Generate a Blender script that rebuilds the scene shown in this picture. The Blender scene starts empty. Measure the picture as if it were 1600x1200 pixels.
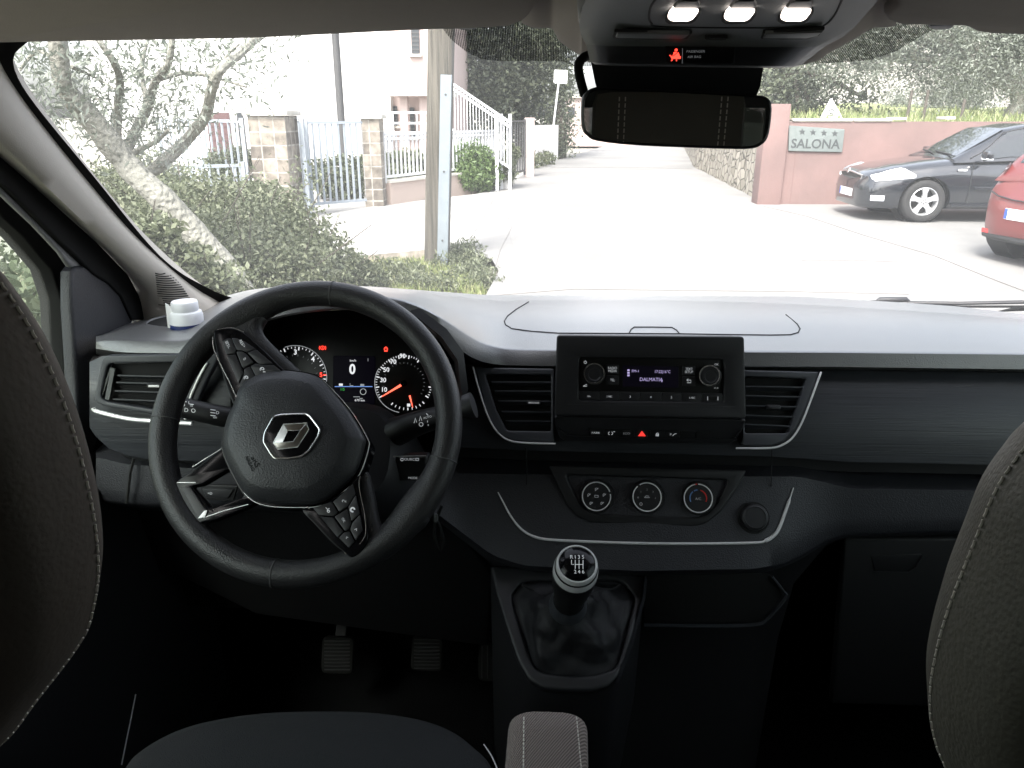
import bpy, bmesh, math, random
import numpy as np
from mathutils import Vector, Matrix
from mathutils.bvhtree import BVHTree
random.seed(7); RNG = np.random.default_rng(7)
R = math.radians
SC = bpy.context.scene
COL = SC.collection
# ------------------------------------------------------------------ camera
F = 1209.0; TH = R(19.2); PH = R(2.5); H = 1.58
cam = bpy.data.cameras.new('camera'); camo = bpy.data.objects.new('camera', cam); COL.objects.link(camo)
camo.location = (0, 0, H); camo.rotation_euler = (R(90) - TH, 0, PH)
cam.sensor_width = 36; cam.lens = F / 1600 * 36; cam.clip_start = 0.02; cam.clip_end = 600
SC.camera = camo
# ------------------------------------------------------------------ sky, sun, exposure
SUN_EL, SUN_AZ = R(52), R(200)
w = bpy.data.worlds.new('World'); SC.world = w; w.use_nodes = True
nt = w.node_tree; nt.nodes.clear()
sky = nt.nodes.new('ShaderNodeTexSky'); sky.sky_type = 'NISHITA'; sky.sun_disc = False
sky.sun_elevation = SUN_EL; sky.sun_rotation = SUN_AZ; sky.air_density = 1.0; sky.dust_density = 4.0; sky.ozone_density = 1.0
hs = nt.nodes.new('ShaderNodeHueSaturation'); hs.inputs['Saturation'].default_value = 0.36
bg = nt.nodes.new('ShaderNodeBackground'); bg.inputs['Strength'].default_value = 0.15
wo = nt.nodes.new('ShaderNodeOutputWorld')
nt.links.new(sky.outputs[0], hs.inputs['Color']); nt.links.new(hs.outputs[0], bg.inputs['Color']); nt.links.new(bg.outputs[0], wo.inputs[0])
sl = bpy.data.lights.new('sun', 'SUN'); sl.energy = 1.3; sl.angle = R(14); sl.color = (1, .96, .9)
so = bpy.data.objects.new('sun', sl); COL.objects.link(so)
# the sun stands behind and to the right of the van
so.rotation_euler = (R(90) - SUN_EL, 0, R(180) - SUN_AZ)
SC.view_settings.view_transform = 'Standard'; SC.view_settings.look = 'None'
SC.view_settings.exposure = 2.45; SC.view_settings.gamma = 1
SC.cycles.max_bounces = 8; SC.cycles.diffuse_bounces = 5; SC.cycles.glossy_bounces = 4; SC.cycles.transparent_max_bounces = 16
SC.cycles.sample_clamp_indirect = 6
SC.cycles.use_denoising = True

# ------------------------------------------------------------------ reading real positions off the photograph's sight lines
def ray(px, py):
    a = (px - 800) / F; b = (600 - py) / F
    y = math.cos(TH) + b * math.sin(TH); z = -math.sin(TH) + b * math.cos(TH)
    c, s = math.cos(PH), math.sin(PH)
    return Vector((a * c - y * s, a * s + y * c, z))
EYE = Vector((0, 0, H))
def PY(px, py, Y):
    r = ray(px, py); return EYE + r * (Y / r.y)
def PX(px, py, X):
    r = ray(px, py); return EYE + r * (X / r.x)
def PZ(px, py, z=0.0):
    r = ray(px, py); return EYE + r * ((z - H) / r.z)
class PL:
    """a plane in the place with its own axes"""
    def __init__(s, o, n, up=(0, 0, 1)):
        s.o = Vector(o); s.n = Vector(n).normalized()
        s.u = Vector(up).cross(s.n).normalized(); s.v = s.n.cross(s.u)
    def at(s, h):
        q = PL.__new__(PL); q.o = s.o + s.n * h; q.n = s.n; q.u = s.u; q.v = s.v; return q
    def hit(s, px, py):
        r = ray(px, py); return EYE + r * ((s.o - EYE).dot(s.n) / r.dot(s.n))
    def uv(s, px, py):
        d = s.hit(px, py) - s.o; return (d.dot(s.u), d.dot(s.v))
    def w(s, u, v, h=0):
        return s.o + s.u * u + s.v * v + s.n * h
def wp(o, tilt, yaw=0):
    """plane facing back into the cabin, leaning away by tilt degrees, turned by yaw"""
    t, a = R(tilt), R(yaw)
    return PL(o, (math.sin(a) * math.cos(t), -math.cos(a) * math.cos(t), math.sin(t)))

# ------------------------------------------------------------------ materials
MATS = {}
def mat(name, col, rough=.6, metal=0, bump=None, noise=None, spec=.5, coat=0, emit=None, sheen=0, trans=0, subs=0, brushed=None, twill=False, crough=.05):
    if name in MATS: return MATS[name]
    m = bpy.data.materials.new(name); m.use_nodes = True; t = m.node_tree; L = t.links
    b = t.nodes['Principled BSDF']
    b.inputs['Base Color'].default_value = (*col, 1); b.inputs['Roughness'].default_value = rough
    b.inputs['Metallic'].default_value = metal; b.inputs['Specular IOR Level'].default_value = spec
    b.inputs['Coat Weight'].default_value = coat; b.inputs['Coat Roughness'].default_value = crough
    if sheen: b.inputs['Sheen Weight'].default_value = sheen
    if emit: b.inputs['Emission Color'].default_value = (*emit[0], 1); b.inputs['Emission Strength'].default_value = emit[1]
    tc = t.nodes.new('ShaderNodeTexCoord')
    geo = tc.outputs['Object']
    if noise:      # (scale, amount, second colour)
        n = t.nodes.new('ShaderNodeTexNoise'); n.inputs['Scale'].default_value = noise[0]; n.inputs['Detail'].default_value = 6
        n.inputs['Roughness'].default_value = .65
        L.new(geo, n.inputs['Vector'])
        r = t.nodes.new('ShaderNodeMapRange'); r.inputs[1].default_value = .35; r.inputs[2].default_value = .65; r.inputs[4].default_value = noise[1]
        L.new(n.outputs[0], r.inputs[0])
        x = t.nodes.new('ShaderNodeMix'); x.data_type = 'RGBA'; x.inputs[6].default_value = (*col, 1); x.inputs[7].default_value = (*noise[2], 1)
        L.new(r.outputs[0], x.inputs[0]); L.new(x.outputs[2], b.inputs['Base Color'])
    h = None
    if bump:       # (scale, strength, distance)
        v = t.nodes.new('ShaderNodeTexVoronoi'); v.inputs['Scale'].default_value = bump[0]; v.feature = 'SMOOTH_F1'
        n2 = t.nodes.new('ShaderNodeTexNoise'); n2.inputs['Scale'].default_value = bump[0] * .8; n2.inputs['Detail'].default_value = 3
        L.new(geo, v.inputs['Vector']); L.new(geo, n2.inputs['Vector'])
        ad = t.nodes.new('ShaderNodeMath'); ad.operation = 'ADD'; L.new(v.outputs['Distance'], ad.inputs[0]); L.new(n2.outputs[0], ad.inputs[1]); h = ad.outputs[0]
        bn = (bump[1], bump[2])
    if brushed:    # grain running across the van
        mp = t.nodes.new('ShaderNodeMapping'); mp.inputs['Scale'].default_value = (6, 700, 700); L.new(geo, mp.inputs['Vector'])
        n2 = t.nodes.new('ShaderNodeTexNoise'); n2.inputs['Scale'].default_value = 1.0; n2.inputs['Detail'].default_value = 4; L.new(mp.outputs[0], n2.inputs['Vector'])
        h = n2.outputs[0]; bn = brushed
        r = t.nodes.new('ShaderNodeMapRange'); r.inputs[1].default_value = .3; r.inputs[2].default_value = .7
        r.inputs[3].default_value = rough - .12; r.inputs[4].default_value = rough + .15; L.new(h, r.inputs[0]); L.new(r.outputs[0], b.inputs['Roughness'])
        x = t.nodes.new('ShaderNodeMix'); x.data_type = 'RGBA'; x.inputs[6].default_value = (*[c * .55 for c in col], 1); x.inputs[7].default_value = (*[c * 1.5 for c in col], 1)
        L.new(h, x.inputs[0]); L.new(x.outputs[2], b.inputs['Base Color'])
    if twill:
        wv = t.nodes.new('ShaderNodeTexWave'); wv.inputs['Scale'].default_value = 150; wv.inputs['Distortion'].default_value = .6; wv.inputs['Detail'].default_value = 1
        mp = t.nodes.new('ShaderNodeMapping'); mp.inputs['Rotation'].default_value = (0, 0, R(35)); L.new(geo, mp.inputs['Vector']); L.new(mp.outputs[0], wv.inputs['Vector'])
        h = wv.outputs['Color']; bn = (.5, .001)
        x = t.nodes.new('ShaderNodeMix'); x.data_type = 'RGBA'; x.inputs[6].default_value = (*[c * .5 for c in col], 1); x.inputs[7].default_value = (*[c * 1.4 for c in col], 1)
        L.new(wv.outputs['Fac'], x.inputs[0]); L.new(x.outputs[2], b.inputs['Base Color'])
    if h:
        bp = t.nodes.new('ShaderNodeBump'); bp.inputs['Strength'].default_value = bn[0]; bp.inputs['Distance'].default_value = bn[1]
        L.new(h, bp.inputs['Height']); L.new(bp.outputs[0], b.inputs['Normal'])
    MATS[name] = m; return m
def leafmat(name, c1, c2, c3):
    m = bpy.data.materials.new(name); m.use_nodes = True; t = m.node_tree; L = t.links; b = t.nodes['Principled BSDF']
    g = t.nodes.new('ShaderNodeNewGeometry'); cr = t.nodes.new('ShaderNodeValToRGB')
    cr.color_ramp.elements[0].color = (*c1, 1); cr.color_ramp.elements[1].color = (*c3, 1)
    e = cr.color_ramp.elements.new(.5); e.color = (*c2, 1)
    L.new(g.outputs['Random Per Island'], cr.inputs[0]); L.new(cr.outputs[0], b.inputs['Base Color'])
    b.inputs['Roughness'].default_value = .55
    tl = t.nodes.new('ShaderNodeBsdfTranslucent'); L.new(cr.outputs[0], tl.inputs[0])
    mx = t.nodes.new('ShaderNodeMixShader'); mx.inputs[0].default_value = .3
    L.new(b.outputs[0], mx.inputs[1]); L.new(tl.outputs[0], mx.inputs[2]); L.new(mx.outputs[0], t.nodes['Material Output'].inputs[0])
    MATS[name] = m; return m
def glassmat(name, tint, refl, dirt, rough=.02):
    """thin pane: lets light through, mirrors a little, carries a film of dust"""
    m = bpy.data.materials.new(name); m.use_nodes = True; t = m.node_tree; L = t.links
    t.nodes.remove(t.nodes['Principled BSDF']); out = t.nodes['Material Output']
    tr = t.nodes.new('ShaderNodeBsdfTransparent'); tr.inputs[0].default_value = (*tint, 1)
    gl = t.nodes.new('ShaderNodeBsdfGlossy'); gl.inputs['Roughness'].default_value = rough; gl.inputs[0].default_value = (1, 1, 1, 1)
    lw = t.nodes.new('ShaderNodeLayerWeight'); lw.inputs[0].default_value = .5
    pw = t.nodes.new('ShaderNodeMath'); pw.operation = 'POWER'; L.new(lw.outputs['Facing'], pw.inputs[0]); pw.inputs[1].default_value = 5
    ma = t.nodes.new('ShaderNodeMath'); ma.operation = 'MULTIPLY_ADD'; L.new(pw.outputs[0], ma.inputs[0]); ma.inputs[1].default_value = .9; ma.inputs[2].default_value = refl
    mx = t.nodes.new('ShaderNodeMixShader'); L.new(ma.outputs[0], mx.inputs[0]); L.new(tr.outputs[0], mx.inputs[1]); L.new(gl.outputs[0], mx.inputs[2])
    last = mx.outputs[0]
    if dirt:
        tl = t.nodes.new('ShaderNodeBsdfTranslucent'); tl.inputs[0].default_value = (.9, .9, .86, 1)
        df = t.nodes.new('ShaderNodeBsdfDiffuse'); df.inputs[0].default_value = (.6, .6, .57, 1)
        md = t.nodes.new('ShaderNodeMixShader'); md.inputs[0].default_value = .5; L.new(tl.outputs[0], md.inputs[1]); L.new(df.outputs[0], md.inputs[2])
        n = t.nodes.new('ShaderNodeTexNoise'); n.inputs['Scale'].default_value = 3; n.inputs['Detail'].default_value = 8
        tc = t.nodes.new('ShaderNodeTexCoord'); L.new(tc.outputs['Object'], n.inputs['Vector'])
        r = t.nodes.new('ShaderNodeMapRange'); r.inputs[1].default_value = .3; r.inputs[2].default_value = .75; r.inputs[3].default_value = dirt * .6; r.inputs[4].default_value = dirt * 1.5
        L.new(n.outputs[0], r.inputs[0])
        m2 = t.nodes.new('ShaderNodeMixShader'); L.new(r.outputs[0], m2.inputs[0]); L.new(last, m2.inputs[1]); L.new(md.outputs[0], m2.inputs[2]); last = m2.outputs[0]
    L.new(last, out.inputs[0]); MATS[name] = m; return m
def M(n): return MATS[n]

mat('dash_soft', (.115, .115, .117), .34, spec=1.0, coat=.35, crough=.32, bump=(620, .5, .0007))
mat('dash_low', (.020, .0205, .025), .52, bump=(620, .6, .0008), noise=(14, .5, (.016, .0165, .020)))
mat('black_plastic', (.008, .008, .009), .5, bump=(1100, .15, .0003))
mat('dark_plastic', (.013, .013, .015), .5, bump=(1000, .2, .0004))
mat('grey_plastic', (.085, .09, .09), .55, bump=(1000, .2, .0004))
mat('piano_black', (.004, .004, .005), .13, spec=.2)
mat('rim_thread', (.07, .07, .07), .7)
mat('brushed_panel', (.021, .023, .028), .42, brushed=(.45, .0009))
mat('fascia_grey', (.042, .045, .052), .45)
mat('leather', (.018, .018, .019), .43, bump=(650, .5, .0009))
mat('airbag_leather', (.021, .022, .025), .45, bump=(620, .45, .0008))
mat('chrome', (.85, .85, .86), .24, 1)
mat('chrome_shaded', (.38, .36, .33), .28, 1)
mat('chrome_trim', (.85, .85, .85), .25, .3)
mat('satin_silver', (.80, .80, .80), .3, .2)
mat('button_black', (.016, .016, .018), .42)
mat('seam', (.002, .002, .002), .8)
mat('print_white', (.55, .55, .56), .6, emit=((.9, .95, 1), .05))
mat('print_grey', (.22, .22, .23), .6, emit=((.9, .95, 1), .018))
mat('print_red', (.5, .02, .015), .6)
mat('print_blue', (.10, .20, .42), .6)
mat('glow_white', (0, 0, 0), .5, emit=((.95, .97, 1), .17))
mat('glow_violet', (0, 0, 0), .5, emit=((.66, .56, 1), .13))
mat('glow_red', (0, 0, 0), .5, emit=((1, .05, .03), .55))
mat('glow_needle', (0, 0, 0), .5, emit=((1, .12, .07), .55))
mat('glow_green', (0, 0, 0), .5, emit=((.1, .9, .15), .10))
mat('glow_blue', (0, 0, 0), .5, emit=((.25, .45, 1), .14))
mat('glow_hazard', (.3, .01, .01), .5, emit=((1, .05, .04), .22))
mat('screen_dark', (.004, .003, .006), .5, spec=.1, emit=((.25, .2, .5), .001))
mat('cluster_black', (.003, .003, .003), .35)
mat('headliner', (.31, .268, .245), .95, bump=(700, .25, .0006), noise=(40, .3, (.27, .232, .212)))
mat('pillar_trim', (.45, .42, .375), .7, bump=(900, .2, .0004))
mat('rubber', (.0035, .0035, .0035), .8, spec=.25)
mat('door_grey', (.16, .16, .16), .5)
mat('seat_cloth', (.0085, .0095, .0110), .9, bump=(900, .5, .0010), noise=(220, .6, (.006, .007, .009)))
mat('seat_leather', (.075, .070, .055), .6, bump=(420, .5, .0009), noise=(9, .5, (.06, .055, .043)))
mat('seat_leather_dark', (.075, .062, .052), .7, bump=(420, .35, .0007))
mat('armrest_cloth', (.18, .148, .132), .9, twill=True)
mat('thread', (.62, .58, .52), .8)
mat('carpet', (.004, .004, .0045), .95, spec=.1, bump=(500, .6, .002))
mat('lamp_lens', (.9, .85, .8), .3, emit=((1, .88, .80), 1.0))
mat('boot_leather', (.012, .012, .014), .6, spec=.35, bump=(700, .3, .0005))
mat('bottle_white', (.85, .86, .88), .35)
mat('bottle_blue', (.02, .035, .14), .4)
mat('paper', (.8, .8, .8), .8)
mat('mirror_glass', (.9, .9, .9), .01, 1)
glassmat('windscreen_glass', (.95, .955, .96), .05, .062)
glassmat('side_glass', (.80, .85, .82), .05, .03)

# ------------------------------------------------------------------ mesh collecting
def catmull(pts, n=8, closed=False):
    P = [Vector(p) for p in pts]; out = []; m = len(P)
    rng = range(m) if closed else range(m - 1)
    for i in rng:
        if closed: a, b, c, d = P[(i - 1) % m], P[i], P[(i + 1) % m], P[(i + 2) % m]
        else: a, b, c, d = P[max(i - 1, 0)], P[i], P[i + 1], P[min(i + 2, m - 1)]
        for k in range(n):
            t = k / n
            out.append(.5 * ((2 * b) + (c - a) * t + (2 * a - 5 * b + 4 * c - d) * t * t + (3 * b - a - 3 * c + d) * t ** 3))
    if not closed: out.append(P[-1].copy())
    return out
def fillet(pts, r, n=5):
    """round the corners of a closed 2-D polygon"""
    P = [Vector((p[0], p[1])) for p in pts]; out = []; m = len(P)
    for i in range(m):
        a, b, c = P[i - 1], P[i], P[(i + 1) % m]
        d1, d2 = a - b, c - b
        rr = r[i] if isinstance(r, (list, tuple)) else r
        q = min(rr, d1.length * .45, d2.length * .45)
        if q < 1e-6: out.append(b); continue
        s, e = b + d1.normalized() * q, b + d2.normalized() * q
        for k in range(n + 1):
            t = k / n; out.append(s * (1 - t) ** 2 + b * 2 * t * (1 - t) + e * t * t)
    return out
def sample_rows(knots, xs, smooth=2):
    k = np.array(knots, float); v = [np.interp(xs, k[:, 0], k[:, j]) for j in range(1, k.shape[1])]
    if smooth:
        ker = np.ones(2 * smooth + 1) / (2 * smooth + 1)
        v = [np.convolve(np.pad(a, smooth, 'edge'), ker, 'valid') for a in v]
    return v
ORG = {}
class MB:
    def __init__(s): s.v = []; s.f = []; s.m = []; s.mats = []; s.flat = []
    def mi(s, m):
        m = MATS[m] if isinstance(m, str) else m
        if m not in s.mats: s.mats.append(m)
        return s.mats.index(m)
    def add(s, vs, fs, m, flat=False):
        b = len(s.v); s.v += [tuple(v) for v in vs]; i = s.mi(m)
        for f in fs: s.f.append([b + k for k in f]); s.m.append(i); s.flat.append(flat)
        return s
    def loft(s, rows, m, closed=False, caps=False, flip=False):
        n = len(rows[0]); vs = [p for r in rows for p in r]; fs = []
        for i in range(len(rows) - 1):
            for j in range(n if closed else n - 1):
                k = (j + 1) % n
                q = (i * n + j, i * n + k, (i + 1) * n + k, (i + 1) * n + j)
                fs.append(q[::-1] if flip else q)
        if caps: fs.append(tuple(range(n))[::-1]); fs.append(tuple((len(rows) - 1) * n + j for j in range(n)))
        return s.add(vs, fs, m)
    def tube(s, pts, r, m, n=10, closed=False, caps=True, flatz=None):
        P = [Vector(p) for p in pts]; L = len(P); rows = []
        rr = r if isinstance(r, (list, tuple)) else [r] * L
        prev = None
        for i in range(L):
            if closed: t = P[(i + 1) % L] - P[i - 1]
            else: t = P[min(i + 1, L - 1)] - P[max(i - 1, 0)]
            t.normalize()
            if prev is None:
                a = Vector((0, 0, 1)) if abs(t.z) < .9 else Vector((1, 0, 0)); u = t.cross(a).normalized()
            else: u = (prev - t * prev.dot(t)).normalized()
            prev = u; v = t.cross(u)
            rows.append([P[i] + (u * math.cos(2 * math.pi * k / n) + v * math.sin(2 * math.pi * k / n)) * rr[i] for k in range(n)])
        if closed: rows.append(rows[0])
        return s.loft(rows, m, closed=True, caps=caps and not closed)
    def lathe(s, o, ax, prof, m, n=32, up=(0, 0, 1), a0=0, a1=2 * math.pi, capend=False):
        ax = Vector(ax).normalized(); u = ax.cross(Vector(up))
        if u.length < 1e-3: u = ax.cross(Vector((0, 1, 0)))
        u.normalize(); v = ax.cross(u); o = Vector(o)
        rows = [[o + ax * h + (u * math.cos(2 * math.pi * k / n) + v * math.sin(2 * math.pi * k / n)) * r for k in range(n)] for r, h in prof]
        return s.loft(rows, m, closed=True, caps=capend)
    def box(s, c, d, m, rot=None, bev=0):
        x, y, z = d[0] / 2, d[1] / 2, d[2] / 2; c = Vector(c)
        if bev:
            bm = bmesh.new(); bmesh.ops.create_cube(bm, size=1)
            for v in bm.verts: v.co = Vector((v.co.x * d[0], v.co.y * d[1], v.co.z * d[2]))
            bmesh.ops.bevel(bm, geom=list(bm.edges), offset=bev, segments=2, affect='EDGES', profile=.6)
            vs = [v.co.copy() for v in bm.verts]; bm.verts.index_update(); fs = [[v.index for v in f.verts] for f in bm.faces]; bm.free()
        else:
            vs = [Vector((a * x, b * y, e * z)) for a in (-1, 1) for b in (-1, 1) for e in (-1, 1)]
            fs = [(0, 1, 3, 2), (4, 6, 7, 5), (0, 4, 5, 1), (2, 3, 7, 6), (0, 2, 6, 4), (1, 5, 7, 3)]
        if rot is not None: vs = [rot @ v for v in vs]
        return s.add([v + c for v in vs], fs, m, flat=not bev)
    def quadbar(s, a, b, wdt, thk, m, up=(0, 0, 1)):
        a, b = Vector(a), Vector(b); t = (b - a).normalized(); u = t.cross(Vector(up))
        if u.length < 1e-3: u = t.cross(Vector((0, 1, 0)))
        u.normalize(); v = u.cross(t)
        vs = [p + u * i * wdt / 2 + v * j * thk / 2 for p in (a, b) for i, j in ((-1, -1), (1, -1), (1, 1), (-1, 1))]
        return s.add(vs, [(3, 2, 1, 0), (4, 5, 6, 7), (0, 1, 5, 4), (1, 2, 6, 5), (2, 3, 7, 6), (3, 0, 4, 7)], m, flat=True)
    def plate_uv(s, pl, outs, thick, m, bev=.0006, h=0.0):
        cu = bpy.data.curves.new('t', 'CURVE'); cu.dimensions = '2D'; cu.fill_mode = 'BOTH'
        for o in outs:
            sp = cu.splines.new('POLY'); sp.points.add(len(o) - 1); sp.use_cyclic_u = True
            for p, q in zip(sp.points, o): p.co = (q[0], q[1], 0, 1)
        if thick > 0:
            b = min(bev, thick * .45); cu.extrude = thick / 2 - b; cu.bevel_depth = b; cu.offset = -b; cu.bevel_resolution = 2
        ob = bpy.data.objects.new('t', cu); me = bpy.data.meshes.new_from_object(ob)
        vs = [pl.w(v.co.x, v.co.y, h - thick / 2 + v.co.z) for v in me.vertices]
        s.add(vs, [list(p.vertices) for p in me.polygons], m)
        bpy.data.objects.remove(ob); bpy.data.curves.remove(cu); bpy.data.meshes.remove(me)
        return s
    def plate(s, pl, outs, thick, m, bev=.0006, h=0.0, r=0, smooth=0):
        """outline(s) read off the photograph onto a plane of the place, cut from sheet of the given thickness"""
        q = pl.at(h); o2 = []
        if not isinstance(outs[0][0], (tuple, list)): outs = [outs]
        for o in outs:
            u = [q.uv(*p) for p in o]
            if r: u = fillet(u, r)
            if smooth: u = [(p.x, p.y) for p in catmull([(a[0], a[1], 0) for a in u], smooth, True)]
            o2.append([(p[0], p[1]) for p in u])
        return s.plate_uv(q, o2, thick, m, bev)
    def rect(s, pl, cx, cy, wd, ht, thick, m, h=0, r=0, bev=.0004):
        q = pl.at(h); a, b = q.uv(cx, cy); k = (q.hit(cx + 1, cy) - q.hit(cx, cy)).length; k2 = (q.hit(cx, cy + 1) - q.hit(cx, cy)).length
        x, y = wd * k / 2, ht * k2 / 2
        o = [(a - x, b - y), (a + x, b - y), (a + x, b + y), (a - x, b + y)]
        if r: o = [(p.x, p.y) for p in fillet(o, r)]
        return s.plate_uv(q, [o], thick, m, bev)
    def disc(s, pl, cx, cy, rpx, m, h=0, prof=None, n=40):
        q = pl.at(h); c = q.hit(cx, cy); k = (q.hit(cx + 1, cy) - c).length; r = rpx * k
        prof = prof or [(1, 0), (0.0001, 0)]
        return s.lathe(c, q.n, [(a * r, b) for a, b in prof], m, n)
    def ring(s, pl, cx, cy, rpx, wpx, m, h=0, a0=0, a1=360, n=60, t=.0006):
        q = pl.at(h); u0, v0 = q.uv(cx, cy); k = (q.hit(cx + 1, cy) - q.hit(cx, cy)).length
        rows = []
        for i in range(n + 1):
            a = R(a0 + (a1 - a0) * i / n); c, d = math.cos(a), math.sin(a)
            rows.append([q.w(u0 + c * (rpx + o) * k, v0 + d * (rpx + o) * k, e) for o, e in ((-wpx / 2, 0), (-wpx / 2, t), (wpx / 2, t), (wpx / 2, 0))])
        return s.loft(rows, m)
    def line(s, pl, pts, wpx, m, h=0, t=.0004, smooth=0):
        q = pl.at(h); uv = [Vector(q.uv(*p)) for p in pts]
        if smooth: uv = [Vector((p.x, p.y)) for p in catmull([(a.x, a.y, 0) for a in uv], smooth)]
        k = (q.hit(pts[0][0] + 1, pts[0][1]) - q.hit(*pts[0])).length; rows = []
        for i, p in enumerate(uv):
            d = uv[min(i + 1, len(uv) - 1)] - uv[max(i - 1, 0)]; d.normalize(); nn = Vector((-d.y, d.x)) * wpx * k / 2
            rows.append([q.w(*(p + nn), 0), q.w(*(p + nn * .7), t), q.w(*(p - nn * .7), t), q.w(*(p - nn), 0)])
        return s.loft(rows, m)
    def text(s, pl, cx, cy, txt, hpx, m, h=.0006, rot=0, sx=1.0, bold=0):
        q = pl.at(h); a, b = q.uv(cx, cy); k = (q.hit(cx, cy + 1) - q.hit(cx, cy)).length
        cu = bpy.data.curves.new('t', 'FONT'); cu.body = txt; cu.align_x = 'CENTER'; cu.align_y = 'CENTER'; cu.size = hpx * k / .72; cu.resolution_u = 3
        cu.space_line = .85
        if bold: cu.offset = bold * cu.size
        ob = bpy.data.objects.new('t', cu); me = bpy.data.meshes.new_from_object(ob)
        c, d = math.cos(R(rot)), math.sin(R(rot)); vs = []
        for v in me.vertices:
            x, y = v.co.x * sx, v.co.y
            vs.append(q.w(a + x * c - y * d, b + x * d + y * c, 0))
        s.add(vs, [list(p.vertices) for p in me.polygons], m, flat=True)
        bpy.data.objects.remove(ob); bpy.data.curves.remove(cu); bpy.data.meshes.remove(me)
        return s
    def dome(s, pl, outline, prof, m, smooth=6, center=None):
        uv = [Vector((*pl.uv(*p), 0)) for p in outline]
        if smooth: uv = catmull(uv, smooth, True)
        c = sum(uv, Vector()) / len(uv) if center is None else Vector((*pl.uv(*center), 0)); rows = []
        for sc_, h in prof: rows.append([pl.w(*(c + (p - c) * sc_).xy, h) for p in uv])
        n = len(uv)
        s.loft(rows, m, closed=True)
        s.add(rows[-1], [tuple(range(n))], m)
        return s
    def build(s, name, parent=None, label=None, cat=None, group=None, kind=None, origin=None, angle=38, loc=None):
        me = bpy.data.meshes.new(name)
        V = np.array(s.v, dtype=np.float64).reshape(-1, 3)
        if origin is None:
            lo, hi = V.min(0), V.max(0); origin = ((lo[0] + hi[0]) / 2, (lo[1] + hi[1]) / 2, (lo[2] if parent is None else (lo[2] + hi[2]) / 2))
        V = V - np.array(tuple(origin))
        me.from_pydata(V.tolist(), [], s.f)
        for m in s.mats: me.materials.append(m)
        me.polygons.foreach_set('material_index', s.m)
        me.polygons.foreach_set('use_smooth', [not x for x in s.flat])
        me.update()
        bm = bmesh.new(); bm.from_mesh(me); bmesh.ops.remove_doubles(bm, verts=bm.verts, dist=1e-6); bmesh.ops.recalc_face_normals(bm, faces=bm.faces); bm.to_mesh(me); bm.free()
        me.set_sharp_from_angle(angle=R(angle))
        o = bpy.data.objects.new(name, me); COL.objects.link(o)
        place(o, origin, parent); tagit(o, label, cat, group, kind)
        return o
def place(o, origin, parent):
    ORG[o.name] = Vector(origin)
    if parent is not None: o.parent = parent; o.location = Vector(origin) - ORG[parent.name]
    else: o.location = origin
def tagit(o, label=None, cat=None, group=None, kind=None):
    for k, v in (('label', label), ('category', cat), ('group', group), ('kind', kind)):
        if v: o[k] = v
def empty(name, origin, label=None, cat=None, group=None, parent=None, kind=None):
    o = bpy.data.objects.new(name, None); COL.objects.link(o); o.empty_display_size = .1
    place(o, origin, parent); tagit(o, label, cat, group, kind); return o
def leaves(name, centers, size, m, parent=None, label=None, cat=None, group=None, kind=None, aspect=.45, droop=None):
    """one leaf (a folded lozenge) at every centre"""
    n = len(centers); C = np.asarray(centers)
    d = RNG.normal(size=(n, 3)); d /= np.linalg.norm(d, axis=1)[:, None]
    if droop is not None: d = d + np.array(droop); d /= np.linalg.norm(d, axis=1)[:, None]
    e = RNG.normal(size=(n, 3)); e = np.cross(d, e); e /= np.linalg.norm(e, axis=1)[:, None]; f = np.cross(d, e)
    s = (size * RNG.uniform(.6, 1.35, n))[:, None]
    A = C - d * s * .5; B = C + e * s * aspect * .5 + f * s * .08; D = C - e * s * aspect * .5 + f * s * .08; E_ = C + d * s * .5
    V = np.stack([A, B, E_, D], 1).reshape(-1, 3)
    lo, hi = V.min(0), V.max(0); org = np.array(((lo[0] + hi[0]) / 2, (lo[1] + hi[1]) / 2, lo[2]))
    me = bpy.data.meshes.new(name); me.vertices.add(4 * n); me.vertices.foreach_set('co', (V - org).ravel())
    me.loops.add(4 * n); me.loops.foreach_set('vertex_index', np.arange(4 * n)); me.polygons.add(n)
    me.polygons.foreach_set('loop_start', np.arange(n) * 4); me.polygons.foreach_set('loop_total', np.full(n, 4)); me.update(calc_edges=True); me.validate()
    me.materials.append(MATS[m]); o = bpy.data.objects.new(name, me); COL.objects.link(o)
    place(o, tuple(org), parent); tagit(o, label, cat, group, kind); return o
# =====================================================================  THE VAN
VAN = empty('van', (.157, 0, 0), 'dark grey van cabin with steering wheel, dashboard, radio and gear lever', 'van')
XS = np.arange(150, 1861, 10.0)
def rows_from(knotlist, xs=XS, smooth=2):
    out = []
    for kn in knotlist:
        py, Y = sample_rows(kn, xs, smooth)
        out.append([PY(a, b, c) for a, b, c in zip(xs, py, Y)])
    return out
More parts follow.
